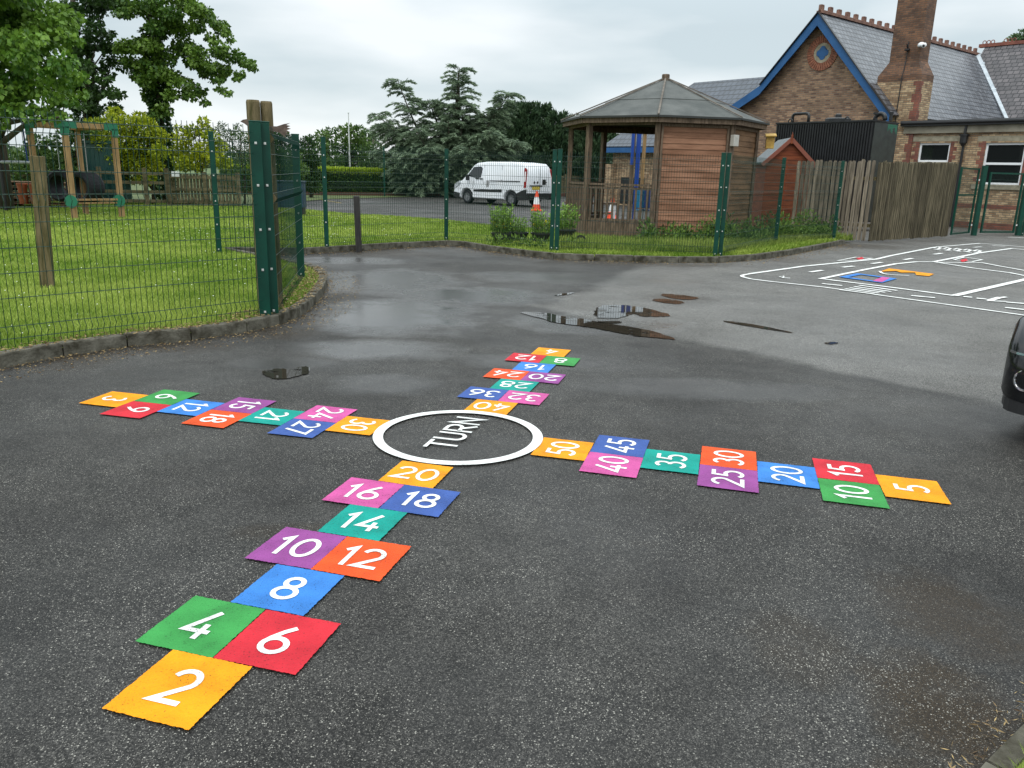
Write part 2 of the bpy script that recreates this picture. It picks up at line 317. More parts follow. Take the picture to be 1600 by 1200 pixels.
# older, paler tarmac beyond the joint, some sheen put into its colour
# kerb line
KERB = [(-4.9, 4.4), (-4.45, 5.2), (-4.02, 6.04), (-3.78, 6.52), (-3.43, 6.92), (-3.0, 7.27), (-2.62, 7.7), (-2.42, 8.13), (-2.34, 8.6), (-2.36, 9.3), (-2.45, 10.15), (-2.58, 10.95), (-2.73, 11.6), (-2.97, 12.2), (-3.4, 12.86), (-4.09, 13.63), (-4.97, 14.48), (-5.3, 14.75), (-4.57, 14.87), (-3.92, 15.09), (-3.11, 15.93), (-2.22, 16.87), (-1.5, 17.5), (-1.11, 17.33), (-.6, 16.6), (.19, 15.77), (.73, 15.31), (1.5, 15.2), (2.25, 15.2), (3.09, 15.2), (3.86, 15.38), (4.79, 16.05), (5.8, 17.18), (7.15, 18.98), (8.45, 20.75)]
CONC = mat('kerb_concrete', (.035, .031, .020), .9, spec=.2, col2=(.15, .14, .112), scale=7, detail=8, bump=.8, bscale=50)
def kerbstones(line, label, wd=.115, h=.115, step=.9):
    root = thing('kerb', label, 'kerb', (line[0][0], line[0][1], 0))
    P = [Vector(p) for p in line]; mb = MB(); cum = 0
    inn = []
    for i, p in enumerate(P):
        d = (P[min(i+1, len(P)-1)]-P[max(i-1, 0)]).normalized(); n = Vector((-d.y, d.x)); inn.append(p+n*wd)
    for i in range(len(P)-1):
        a, b, c, d = P[i], P[i+1], inn[i+1], inn[i]; L = (b-a).length; k = max(1, round(L/step)); g = .006/max(L, .01)
        for j in range(k):
            t0, t1 = j/k+g, (j+1)/k-g
            q = [a.lerp(b, t0), a.lerp(b, t1), d.lerp(c, t1), d.lerp(c, t0)]; hh = h+random.uniform(-.004, .004)
            ch = .012
            lo = [(v.x, v.y, -.02) for v in q]; mi = [(v.x, v.y, hh-ch) for v in q]
            cx = sum(v.x for v in q)/4; cy = sum(v.y for v in q)/4
            def ins(v): 
                e = Vector((cx-v.x, cy-v.y)); l = e.length or 1; return (v.x+e.x/l*.015, v.y+e.y/l*.015, hh)
            hi = [ins(v) for v in q]
            o = [(0, 3, 2, 1)]+[(x, (x+1) % 4, 4+(x+1) % 4, 4+x) for x in range(4)]+[(4+x, 4+(x+1) % 4, 8+(x+1) % 4, 8+x) for x in range(4)]+[(8, 9, 10, 11)]
            mb.add(lo+mi+hi, o)
    o = mb.build('kerbstones', CONC, root); o.location = (-line[0][0], -line[0][1], 0); return root
tag(kerbstones(KERB, 'weathered grey concrete kerb curving round the lawn edge and fence line', step=.9), kind='structure')
K2 = [gp(1540, 1200), gp(1600, 1140), gp(1700, 1050), gp(1900, 900)]; K2 = [(1.05, 1.63)]+K2
tag(kerbstones(K2[::-1], 'worn concrete kerb cutting the bottom right corner', .065, .035), kind='structure')
LAWN = KERB + [(8.7, 21.6), (7.4, 23.2), (5.5, 25.2), (2.6, 25.2), (1.0, 22.6), (-.78, 23.8), (-2.4, 25.8), (-3.95, 26.9), (-5.6, 27.6), (-7.8, 29.8), (-10.6, 31.2), (-16, 31.5), (-32, 27), (-32, 0), (-7, 0)]
lawn = flat('lawn', [[(x, y) for x, y in LAWN]], .075, grassbase); tag(lawn, kind='structure')
tag(flat('verge', [[(-10.6, 31.5), (-9.5, 41), (-4.4, 51.5), (3, 60), (12, 66), (12, 75), (-60, 75), (-60, 26), (-32, 26), (-32, 31.5)]], .03, mat('verge_soil', (.05, .08, .02), .95, col2=(.1, .12, .03), scale=3)), kind='structure')
tag(flat('corner_grass', [[(q[0]+.045, q[1]-.045) for q in K2[:5]]+[ (6, 0), (2, -.5)]], .028, grassbase), kind='structure')
# grass blades
GR = mat('grass_blades', (.11, .205, .014), .6, spec=.2, col2=(.40, .48, .10), attr=True, ramp=(0, 1), trans=.25)
def blades(poly, n, h, wdt, dens_pow=2.0, z=.075, ymax=34, mt=None, name='grass', lean=.5, dref=6.5, cull=True):
    x0 = min(p[0] for p in poly); x1 = max(p[0] for p in poly); y0 = min(p[1] for p in poly); y1 = min(max(p[1] for p in poly), ymax)
    out = []; got = 0
    while got < n:
        m_ = 400000; P = np.c_[RNG.uniform(x0, x1, m_), RNG.uniform(y0, y1, m_)]
        D = np.hypot(P[:, 0], P[:, 1]); ok = RNG.uniform(0, 1, m_) < (dref/D)**dens_pow
        if cull: ok &= np.abs(P[:, 0]) < P[:, 1]*.75+2.2
        P = P[ok]; P = P[inside(P, poly)]; out.append(P); got += len(P)
    P = np.concatenate(out)[:n]; D = np.hypot(P[:, 0], P[:, 1])
    patch = (np.sin(P[:, 0]*1.3+np.sin(P[:, 1]*.8)*2)+np.sin(P[:, 1]*1.1+P[:, 0]*.4))*.25+.5
    hh = h*RNG.uniform(.5, 1.2, n)*(1+.3*patch); ww = wdt*(np.maximum(D, 4)/6)
    a = RNG.uniform(0, 2*np.pi, n); lx = RNG.normal(0, lean, n)*hh; ly = RNG.normal(0, lean, n)*hh
    V = np.zeros((n, 3, 3)); V[:, 0, :2] = P; V[:, 1, :2] = P; V[:, 0, 0] -= np.cos(a)*ww/2; V[:, 0, 1] -= np.sin(a)*ww/2; V[:, 1, 0] += np.cos(a)*ww/2; V[:, 1, 1] += np.sin(a)*ww/2
    V[:, 0, 2] = V[:, 1, 2] = z; V[:, 2, 0] = P[:, 0]+lx; V[:, 2, 1] = P[:, 1]+ly; V[:, 2, 2] = z+hh
    p3 = np.sin(P[:, 0]*3.1+np.sin(P[:, 1]*2.3)*1.7)*np.sin(P[:, 1]*2.7+np.sin(P[:, 0]*1.9)*2)
    v = np.clip(patch*.55+.22*p3+RNG.normal(0, .24, n)+.12, 0, 1)
    return tag(fast(name, V, np.arange(3*n).reshape(n, 3), mt or GR, None, np.repeat(v, 3)), kind='stuff')
inner = [(x-.0, y) for x, y in LAWN]
def offs(poly, d):
    o = []; n = len(poly)
    for i in range(n):
        a = Vector(poly[i-1]); b = Vector(poly[(i+1) % n]); t = (b-a).normalized(); o.append((poly[i][0]-t.y*d, poly[i][1]+t.x*d))
    return o
LIN = offs(LAWN, .14)
o = blades(LIN, 300000, .045, .0075); tag(o, 'short bright green lawn grass behind the green mesh fence', 'grass')
o = blades([p for p in [(q[0]+.06, q[1]-.06) for q in K2[:5]]+[(3.6, 2.4), (2.4, .9), (1.4, .6)]], 110000, .055, .005, 0, .028, cull=False); tag(o, 'tuft of green grass at the bottom right corner kerb', 'grass')
# white clover and daisies
n = 420; P = np.c_[RNG.uniform(-16, -2, 9000), RNG.uniform(6, 26, 9000)]; P = P[inside(P, LIN)]; P = P[(np.sin(P[:, 0]*.9)+np.sin(P[:, 1]*.7+1)) > -.1][:n]; n = len(P)
c = np.c_[P, np.full(n, .125)]; s = .005+.00035*P[:, 1:2]
V = np.stack([c+np.c_[-s, 0*s, 0*s], c+np.c_[0*s, -s, 0*s], c+np.c_[s, 0*s, 0*s], c+np.c_[0*s, s, .6*s]], 1)
tag(fast('daisies', V, np.arange(4*n).reshape(n, 4), mat('daisy_white', (.75, .75, .68), .7)), 'tiny white clover and daisy heads scattered through the lawn', 'flowers', kind='stuff')
# dead leaves and straw along the kerb
def litter(name, label, line, n, spread, z, size=.035, side=1, cols=((.10, .055, .025), (.42, .30, .13)), bias=2.2, wr=.35):
    P = []; L = [Vector(p) for p in line]; seg = [(L[i+1]-L[i]).length for i in range(len(L)-1)]
    for i, j in enumerate(random.choices(range(len(seg)), seg, k=n)):
        d = (L[j+1]-L[j]).normalized(); nn = Vector((-d.y, d.x)); p = L[j].lerp(L[j+1], random.random())+nn*side*(.01+spread*random.random()**bias); P.append((p.x, p.y, z+.004+random.random()*.008))
    P = np.array(P); a = RNG.uniform(0, 2*np.pi, n); D = np.c_[np.cos(a), np.sin(a), RNG.uniform(-.02, .25, n)]
    o = leafmesh(name, P, D, size, mat(name+'_brown', cols[0], .8, col2=cols[1], attr=True, ramp=(0, 1)), None, wr, .05); return tag(o, label, 'leaf litter', kind='stuff')
litter('leaf_litter', 'brown dead leaves and straw washed against the kerb', KERB[1:17], 2600, .45, 0, .022, -1)
litter('leaf_litter', 'scattered dead leaves along the kerb below the gazebo', KERB[17:], 1800, .5, 0, .03, -1)
litter('leaf_litter', 'orange dead leaves lying on the lawn edge inside the kerb', KERB[6:14], 1500, .42, .115, .035, 1, ((.2, .09, .03), (.5, .33, .12)), 1.0)
litter('leaf_litter', 'dry straw lying beside the corner kerb', K2[::-1], 420, .085, 0, .03, -1, ((.25, .16, .07), (.6, .48, .25)), 1.2, .14)
litter('leaf_litter', 'straw and dead leaves along the lawn side of the front kerb', KERB[1:7], 900, .22, .115, .028, 1, ((.12, .075, .03), (.45, .34, .16)), 1.3)
# puddles
WATER = mat('puddle_water', (.030, .024, .018), .02, spec=.5)
_t = WATER.node_tree; _n = _t.nodes.new('ShaderNodeTexNoise'); _n.inputs['Scale'].default_value = 7; _n.inputs['Detail'].default_value = 9; _n.inputs['Roughness'].default_value = .72
_g = _t.nodes.new('ShaderNodeNewGeometry'); _t.links.new(_g.outputs['Position'], _n.inputs[0]); _r = _t.nodes.new('ShaderNodeMapRange'); _r.inputs[1].default_value = .40; _r.inputs[2].default_value = .44; _t.links.new(_n.outputs[0], _r.inputs[0])
_x = _t.nodes.new('ShaderNodeMixShader'); _tr = _t.nodes.new('ShaderNodeBsdfTransparent'); _t.links.new(_r.outputs[0], _x.inputs[0]); _t.links.new(_tr.outputs[0], _x.inputs[1]); _t.links.new(_t.nodes['Principled BSDF'].outputs[0], _x.inputs[2]); _t.links.new(_x.outputs[0], _t.nodes['Material Output'].inputs[0])
def pz(l): return [gp(700+x/2.667, 440+y/2.667) for x, y in l]
def z1(l): return [gp(x/2.857, 420+y/2.857) for x, y in l]
PUD = [pz(s) for s in [[(290, 128), (410, 130), (500, 150), (560, 155), (640, 172), (760, 190), (860, 210), (970, 245), (880, 238), (760, 228), (640, 200), (520, 182), (440, 172), (400, 155), (330, 142)], [(625, 100), (720, 98), (830, 112), (945, 145), (880, 148), (800, 148), (780, 134), (740, 146), (690, 158), (600, 152)], [(870, 52), (960, 55), (1060, 70), (1000, 78), (930, 72)], [(845, 72), (920, 74), (995, 88), (960, 96), (870, 88)], [(430, 62), (480, 50), (540, 45), (500, 57)], [(1120, 162), (1230, 172), (1350, 195), (1460, 218), (1400, 212), (1260, 190)], [(1560, 258), (1600, 252), (1640, 258), (1590, 264)], [(600, 168), (680, 160), (740, 172), (660, 178)]]]
PUD.append(z1([(1160, 468), (1200, 452), (1260, 446), (1290, 455), (1330, 440), (1380, 436), (1385, 462), (1350, 480), (1300, 486), (1250, 498), (1200, 490)]))
for k, p in enumerate(PUD): tag(flat('puddle', [rough_poly(p)], .007, WATER), kind='structure')
# ================================================================== PAINTED GAMES
WHITE = paint('paint_white', (.80, .80, .77))
COL = dict(y=(.80, .30, .008), g=(.045, .27, .065), r=(.56, .026, .04), b=(.045, .20, .56), p=(.27, .065, .25), o=(.72, .085, .018), t=(.006, .29, .235), k=(.54, .09, .29), n=(.048, .10, .32))
PM = {k: paint('paint_'+k, v) for k, v in COL.items()}
CN = dict(y='yellow', g='green', r='red', b='light blue', p='purple', o='orange', t='teal', k='pink', n='dark blue')
def arc(cx, cy, rx, ry, a0, a1, n=14): return [(cx+rx*math.cos(R(a0+(a1-a0)*i/n)), cy+ry*math.sin(R(a0+(a1-a0)*i/n))) for i in range(n+1)]
G6 = [(arc(.32, .30, .25, .235, 0, 342, 19), True), ([(.47, .945), (.3, .76), (.15, .52), (.075, .33)], False)]
GL = {'0': (.68, [(arc(.34, .5, .27, .43, 0, 345, 23), True)]), '1': (.40, [([(.02, .74), (.22, .92), (.22, .0)], False)]),
 '2': (.66, [(arc(.31, .675, .245, .255, 165, -30, 12)+[(.07, .07), (.62, .07)], False)]),
 '3': (.62, [(arc(.28, .72, .20, .21, 150, -80, 12), False), (arc(.28, .30, .245, .235, 82, -150, 14), False)]),
 '4': (.68, [([(.47, .98), (.08, .27), (.64, .27)], False), ([(.46, .52), (.46, 0)], False)]),
 '5': (.62, [([(.55, .93), (.17, .93), (.13, .55)]+arc(.29, .32, .255, .255, 118, -145, 13), False)]),
 '6': (.66, G6), '7': (.6, [([(.02, .93), (.54, .93), (.2, 0)], False)]),
 '8': (.62, [(arc(.31, .735, .195, .195, 0, 340, 17), True), (arc(.31, .29, .25, .225, 0, 342, 19), True)]),
 '9': (.66, [([(.64-x, 1-y) for x, y in p], c) for p, c in G6]),
 'T': (.62, [([(0, .93), (.6, .93)], False), ([(.3, .93), (.3, 0)], False)]), 'U': (.66, [([(.07, 1)]+arc(.31, .30, .24, .235, 180, 360, 12)+[(.55, 1)], False)]),
 'R': (.62, [([(.07, 0), (.07, .93)]+arc(.32, .69, .22, .24, 90, -90, 10)+[(.07, .45)], False), ([(.28, .45), (.56, 0)], False)]), 'N': (.62, [([(.07, 0), (.07, .97), (.55, .03), (.55, 1)], False)])}
def word(name, txt, origin, xdir, ydir, h, parent, z, mt, sx=1., sw=.125, gap=.04):
    tot = sum(GL[c][0]+gap for c in txt)-gap; x = -tot/2*sx; mb = MB(); k = 0
    for c in txt:
        adv, st = GL[c]
        for pts, cl in st:
            q = [(origin[0]+((x+px*sx)*xdir[0]+(py-.5)*ydir[0])*h, origin[1]+((x+px*sx)*xdir[1]+(py-.5)*ydir[1])*h) for px, py in pts]
            ribbon(mb, q, sw*h, z+k*.0003, cl); k += 1
        x += (adv+gap)*sx
    return mb.build(name, mt, parent)
ARMS = [(2, (-.4587, 4.1868), -105.53, .3088, .3220, ['2', ('4', '6'), '8', ('10', '12'), '14', ('16', '18'), '20'], 'near'),
        (5, (.1619, 4.5424), -15.14, .3329, .3183, ['5', ('10', '15'), '20', ('25', '30'), '35', ('40', '45'), '50'], 'right'),
        (3, (-.8274, 4.8083), 165.96, .3198, .3052, ['3', ('6', '9'), '12', ('15', '18'), '21', ('24', '27'), '30'], 'left'),
        (4, (-.1821, 5.1842), 74.79, .3092, .3118, ['4', ('8', '12'), '16', ('20', '24'), '28', ('32', '36'), '40'], 'far')]
CC = ['y', ('g', 'r'), 'b', ('p', 'o'), 't', ('k', 'n'), 'y']
for num, O, ang, wd, ln, txt, side in ARMS:
    e = Vector((math.cos(R(ang)), math.sin(R(ang)))); inw = -e; rt = Vector((inw.y, -inw.x)); O = Vector(O)  # walker faces inward; rt = walker's right
    for i in range(7):
        v0 = 7-i; cells = [(txt[i], CC[i], 0.)] if isinstance(txt[i], str) else [(txt[i][0], CC[i][0], -.5), (txt[i][1], CC[i][1], .5)]
        for s_, c_, u in cells:
            c = O+e*(v0-.5)*ln+rt*u*wd; j = lambda: random.uniform(-.0025, .0025)
            root = thing('painted_square', f'{CN[c_]} painted square bearing a white {s_}, on the {side} arm of the hopscotch cross', 'painted square', (c.x, c.y, 0), 0, 'hopscotch squares')
            cor = [rt*(a*(wd/2-.001)+j())+e*(b*(ln/2-.001)+j()) for a, b in ((-1, -1), (1, -1), (1, 1), (-1, 1))]
            poly = []
            for q in range(4):
                a, b = cor[q], cor[(q+1) % 4]
                for t in range(46):
                    p = a.lerp(b, t/46); d = (b-a).normalized(); n_ = random.uniform(-.0018, .0018) if t else 0; poly.append((p.x-d.y*n_, p.y+d.x*n_))
            flat('paint_patch', [poly], .0085, PM[c_], root)
            word('number', s_, (0, 0), rt, inw, .178, root, .0105, WHITE)
ring = thing('painted_circle', 'white painted ring with the word TURN at the centre of the hopscotch cross', 'painted circle', (-.3246, 4.698, 0))
mb = MB(); ribbon(mb, arc(0, 0, .494, .494, 0, 355, 71), .062, .012, True); mb.build('ring', WHITE, ring)
e5 = Vector((math.cos(R(-15.14)), math.sin(R(-15.14)))); word('turn_lettering', 'TURN', (-.02, .05), Vector((-e5.y, e5.x)), -e5, .195, ring, .0125, WHITE, 1.22, .128, .045)
# road track markings
def z7(l): return [gp(1100+x/3.2, 180+y/3.2) for x, y in l]
def cr(p, it=1):
    for _ in range(it):
        q = [p[0]]
        for a, b in zip(p[:-1], p[1:]): q += [(.75*a[0]+.25*b[0], .75*a[1]+.25*b[1]), (.25*a[0]+.75*b[0], .25*a[1]+.75*b[1])]
        p = q+[p[-1]]
    return p
tr = thing('painted_road_track', 'white painted toy road with dashes and zebra crossing on the tarmac', 'road track marking', (6.4, 11.6, 0))
def part_flat(name, fn, mt, z=0):
    mb = MB(); fn(mb); o = mb.build(name, mt, tr); o.location = (-6.4, -11.6, 0); return o
def outer(mb):
    ribbon(mb, z7([(1660, 1011), (1580, 1000), (900, 905), (600, 862), (330, 833), (240, 822)]), .065, .009)
    ribbon(mb, cr(z7([(240, 822), (195, 812), (186, 803), (230, 795)]), 2), .065, .0094)
    ribbon(mb, z7([(230, 795), (500, 757), (860, 722), (930, 705), (1150, 662), (1380, 642), (1600, 660), (1700, 668)]), .085, .0098)
    ribbon(mb, z7([(1250, 905), (950, 865), (585, 820), (800, 775), (960, 745), (1060, 735), (1150, 735), (1350, 767), (1530, 790), (1640, 812)]), .085, .0102)
    ribbon(mb, z7([(1250, 905), (1600, 825), (1700, 800)]), .11, .0106)
    ribbon(mb, z7([(1150, 735), (1380, 690), (1540, 668), (1680, 682)]), .09, .011)
    ribbon(mb, z7([(1180, 738), (1390, 740), (1480, 757), (1620, 782)]), .07, .0114)
part_flat('kerb_line', outer, WHITE)
for s in [[(530, 787), (592, 778)], [(692, 763), (748, 757)], [(838, 745), (888, 738)], [(1000, 725), (1042, 718)], [(1150, 698), (1190, 692)], [(1348, 663), (1385, 660)], [(1440, 655), (1505, 657)], [(590, 845), (690, 855)], [(1035, 905), (1155, 916)], [(1296, 910), (1340, 914)], [(1362, 918), (1410, 923)], [(1510, 938), (1560, 942)], [(1505, 965), (1640, 980)], [(1560, 942), (1640, 948)], [(1424, 930), (1480, 914)]]:
    part_flat('dash', lambda mb: ribbon(mb, z7(s), .085, .0118), WHITE)
for s in [[(775, 853), (965, 880)], [(750, 860), (935, 885)], [(728, 866), (905, 889)], [(705, 871), (875, 893)], [(680, 876), (848, 897)]]:
    part_flat('zebra_stripe', lambda mb: ribbon(mb, z7(s), .075, .012), WHITE)
part_flat('lane_letter', lambda mb: ribbon(mb, z7([(1510, 912), (1470, 918), (1430, 932), (1510, 935)]), .06, .0122), WHITE)
part_flat('curve_mark', lambda mb: ribbon(mb, cr(z7([(380, 812), (400, 806), (385, 815), (430, 818)]), 1), .05, .0122), WHITE)
def scrib(mb):   # worn capital letters painted across the lane
    for k, x in enumerate((1165, 1215, 1265, 1315, 1365)):
        ribbon(mb, z7([(x-18, 666+4*k), (x, 660+4*k), (x+18, 665+4*k), (x+4, 672+4*k), (x-14, 672+4*k), (x+20, 677+4*k)]), .07, .0124+k*.0004)
part_flat('lane_lettering', scrib, WHITE)
for l1, l2 in (([(670, 730), (760, 712), (840, 718), (780, 727)], [(760, 718), (790, 712), (800, 720), (775, 727)]), ([(1250, 725), (1300, 712), (1390, 725), (1340, 735)], [(1280, 727), (1310, 720), (1320, 730), (1290, 737)])):
    part_flat('stop_sign_outline', lambda mb: ribbon(mb, z7(l1), .05, .0126, True), WHITE)
    part_flat('red_patch', lambda mb: mb.add([(*p, .0142) for p in z7(l2)], [(0, 1, 2, 3)]), PM['r'])
bl = z7([(670, 812), (765, 793), (970, 820), (890, 842)]); cb = (sum(p[0] for p in bl)/4, sum(p[1] for p in bl)/4)
part_flat('blue_garage', lambda mb: ribbon(mb, [(cb[0]+(p[0]-cb[0])*.82, cb[1]+(p[1]-cb[1])*.82) for p in bl], .12, .0128, True), PM['b'])
part_flat('pink_patch', lambda mb: mb.add([(*p, .0145) for p in z7([(842, 832), (890, 812), (930, 817), (890, 838)])], [(0, 1, 2, 3)]), PM['k'])
o = flat('yellow_pump_shape', [z7([(880, 785), (925, 769), (1150, 797), (1125, 808), (1060, 802), (1055, 790), (985, 790), (960, 782)])], .0135, PM['y'], tr); o.location = (-6.4, -11.6, 0)
part_flat('hose_line', lambda mb: ribbon(mb, cr(z7([(878, 783), (890, 795), (940, 802), (1025, 805)]), 2), .05, .0152), WHITE)
part_flat('far_line', lambda mb: ribbon(mb, z7([(1520, 612), (1680, 618)]), .12, .013), WHITE)
# sports court lines beyond the fence
def zc(l): return [gp(300+x/4, 140+y/4) for x, y in l]
cl = thing('court_markings', 'faded yellow and white sports court lines beyond the lawn', 'court marking', (-5, 33, 0))
def cpart(name, pts, wd, mt, z):
    mb = MB(); ribbon(mb, pts, wd, z); o = mb.build(name, mt, cl); o.location = (-5, -33, 0)
YL = paint('paint_court_yellow', (.55, .40, .08)); GW = paint('paint_court_white', (.5, .5, .48))
cpart('arc_line', cr(zc([(700, 712), (900, 713), (1050, 715), (1180, 722), (1235, 742), (1190, 755), (1060, 762)]), 2), .07, YL, .006)
cpart('side_line', zc([(640, 725), (1060, 765), (1560, 778)]), .06, YL, .0064); cpart('inner_line', zc([(1140, 775), (1600, 765), (2100, 760)]), .06, YL, .0068); cpart('back_line', zc([(700, 705), (860, 690), (1560, 715)]), .06, GW, .0072)
cpart('cross_line', zc([(1250, 670), (1900, 705), (2300, 745)]), .06, YL, .0076)
# ================================================================== MESH FENCES
def panel(mb, p0, p1, z0, z1, dv=.05, folds=(1.75, 1.17, .12), r=.0033, hs=.2):
    p0, p1 = np.array(p0), np.array(p1); L = np.linalg.norm(p1-p0); d = (p1-p0)/L; nn = np.array([-d[1], d[0]]); k = int(L/dv)
    H = z1-z0; zs = []; ff = sorted(folds)
    path = [(0., 0.)]
    for f in ff:
        if 0 < f < H-.03: path += [(f-.05, 0.), (f, .035), (f+.05, 0.)]
    path.append((H, 0.))
    def prism3(a, b, r):
        a = np.array(a); b = np.array(b); dd = b-a; dd /= np.linalg.norm(dd); s1 = np.cross(dd, [0.3, .2, .9] if abs(dd[2]) < .9 else [1, 0, 0]); s1 /= np.linalg.norm(s1); s2 = np.cross(dd, s1)
        o = [s1, -.5*s1+.87*s2, -.5*s1-.87*s2]; mb.add([a+q*r for q in o]+[b+q*r for q in o], [(0, 1, 4, 3), (1, 2, 5, 4), (2, 0, 3, 5)])
    for i in range(1, k):
        c = p0+d*i*L/k
        for (za, ya), (zb, yb) in zip(path[:-1], path[1:]): prism3([*(c-nn*ya), z0+za], [*(c-nn*yb), z0+zb], r)
    hz = [h for h in np.arange(.0, H+.01, hs) if all(abs(h-f) > .12 for f in ff)]+[f+q for f in ff for q in (-.05, .05)]
    for h in hz:
        if h <= H: prism3([*p0, z0+h], [*p1, z0+h], r*1.15)
def fpost(root, x, y, z0, z1, face=(0, -1), w1=.075, w2=.06, bolts=True, name='post', ox=0, oy=0):
    a = math.atan2(face[1], face[0])+math.pi/2; mb = MB(); mb.box((x-ox, y-oy, (z0+z1)/2), (w1, w2, z1-z0), a)
    mb.box((x-ox, y-oy, z1+.006), (w1+.006, w2+.006, .014), a); po = mb.build(name, GREEN, root, .004)
    if bolts:
        f = Vector(face).normalized()
        for zz in (.12, .55, .95, 1.38, 1.78):
            if z0+zz < z1:
                b = MB(); b.box((x-ox+f.x*(w2/2+.004), y-oy+f.y*(w2/2+.004), z0+zz), (.022, .012, .022), a); b.box((x-ox+f.x*(w2/2+.012), y-oy+f.y*(w2/2+.012), z0+zz), (.011, .008, .011), a+.6); b.build('bolt', BOLT, po)
    return po
def run(label, pts, z0=.075, tops=None, posts=None, folds=(1.75, 1.17, .12), dv=.05, hs=.2, r=.0033, off=.045, bolts=True, face=None, w1=.075):
    ox, oy = pts[0]; root = thing('mesh_fence', label, 'mesh fence', (ox, oy, 0)); tops = tops or [2.02]*len(pts)
    for i in range(len(pts)-1):
        a, b = Vector(pts[i]), Vector(pts[i+1]); d = (b-a).normalized(); n_ = Vector((-d.y, d.x)); t0 = (tops[i]+tops[i+1])/2-.03
        a2 = a-n_*off+d*.05-Vector((ox, oy)); b2 = b-n_*off-d*.05-Vector((ox, oy))
        mb = MB(); panel(mb, a2, b2, z0+.03, t0, dv, folds, r, hs); mb.build('mesh_panel', WIRE, root)
    for i, p in enumerate(pts):
        if posts and not posts[i]: continue
        fpost(root, p[0], p[1], z0-.05, tops[i], face or (-p[0], -p[1]), bolts=bolts, ox=ox, oy=oy, w1=w1)
    return root
PM0 = (-2.56, 8.10)
e_ = Vector(PM0)+(Vector(gp(0, 548, .08))-Vector(PM0)).normalized()*2.95
run('green mesh fence panel along the left lawn, ending at the tall corner post', [tuple(e_), PM0], tops=[2.0, 2.0], w1=.11)
run('short green mesh fence seen edge-on beside the wooden post', [(-2.50, 8.2), (-2.99, 11.15)], tops=[2.0, 2.0], w1=.1, r=.0022)
run('green mesh fence between the two lawns behind the dark bollard', [(-5.24, 14.18), (-3.63, 15.47), (-1.54, 17.87), (.72, 16.13)], tops=[2.12, 2.12, 2.02, 2.02], w1=.085)
run('green mesh fence in front of the gazebo', [(.82, 16.11), (3.90, 15.72)], tops=[2.03, 2.03], w1=.09)
run('green mesh fence beside the shed, climbing towards the picket fence', [(4.02, 15.80), (6.15, 19.14), (8.18, 20.85)], tops=[2.03, 2.05, 2.05], w1=.085)
# far court fence
cf = [gp(470, 300), gp(529, 303), gp(602, 305), gp(668, 303), gp(745, 303)]
cf = [(-14.8, 43.0), (-11.6, 44.6), (-7.6, 47.0), (-4.6, 49.5), (-1.6, 52.2), (3.4, 56.5), (8.5, 60.5)]
run('tall thin green court fence in front of the clipped hedge', cf, z0=0, tops=[2.75]*7, dv=.11, hs=.4, r=.004, folds=(2.0, .6), bolts=False, w1=.09)
# wooden things by the corner
WOOD = mat('weathered_wood', (.045, .036, .018), .85, col2=(.17, .135, .075), scale=3, stretch=(12, 12, 1), detail=6, bump=.8, bscale=14)
MOSS = mat('mossy_wood', (.06, .055, .02), .9, spec=.2, col2=(.20, .155, .085), scale=2, stretch=(9, 9, 1.2), detail=6, bump=.8, bscale=14)
def post_round(name, label, cat, x, y, z0, z1, r, mt, lean=(0, 0)):
    mb = MB(); k = 14; pts = [(0+lean[0]*t, lean[1]*t, z0+(z1-z0)*t) for t in (0, .33, .66, .985, 1)]
    mb.tube(pts, [r, r*.99, r*1.0, r*.98, r*.9], 14); o = mb.build(name, mt, None, smooth=False); o.location = (x, y, 0); return tag(o, label, cat)
c1 = at(398, 165, 8.6); c2 = at(411, 165, 8.75)
sup = thing('wooden_post', 'split mossy timber post rising above the green corner fence post', 'post', (-2.72, 8.62, 0))
for dx, dy, r_, tp in ((-.0, 0, .07, 2.24), (.115, .07, .062, 2.235)):
    mb = MB(); mb.tube([(dx, dy, .02), (dx-.005, dy, 1.2), (dx-.01, dy, tp-.02), (dx-.01, dy, tp)], [r_, r_, r_*.98, r_*.88], 14); mb.build('half_post', MOSS, sup)
# metal bird fixed to the post
RUST = mat('rusty_steel', (.075, .052, .04), .75, .2, col2=(.15, .11, .085), scale=20, detail=5)
Bp = [(-.19, .015), (-.165, .035), (-.13, .045), (-.08, .035), (0, .03), (.10, .0), (.17, .005), (.24, .035), (.30, .05), (.262, .028), (.305, .022), (.27, .005), (.31, -.005), (.268, -.022), (.305, -.04), (.262, -.045), (.295, -.075), (.25, -.065), (.265, -.1), (.2, -.055), (.12, -.045), (0, -.04), (-.08, -.03), (-.12, -.02), (-.15, 0)]
mb = MB(); mb.prismy([(x, z) for x, z in Bp], -.004, .004); o = mb.build('bird_ornament', RUST); o.location = (-2.63, 8.48, 1.99); o.rotation_euler = (0, R(4), R(8)); tag(o, 'flat rusty metal bird with a fanned tail fixed behind the corner post', 'bird ornament')
mb = MB(); mb.box((0, 0, .81), (.14, .11, 1.65), 0, 0, 0); mb.box((-.002, -.0575, .81), (.012, .004, 1.6)); o = mb.build('timber_post', MOSS, None, .008); o.location = (-5.72, 9.70, 0); o.rotation_euler = (R(1), R(2.6), R(15)); tag(o, 'short square mossy timber post standing in the left lawn', 'post')
mb = MB(); mb.box((0, 0, .53), (.12, .12, 1.08)); o = mb.build('bollard', mat('black_timber', (.008, .007, .007), .6, col2=(.03, .026, .022), scale=10, stretch=(3, 3, .6)), None, .01); o.location = (-3.07, 15.75, 0); o.rotation_euler = (0, R(-1), R(10)); tag(o, 'short black painted timber bollard by the kerb', 'bollard')
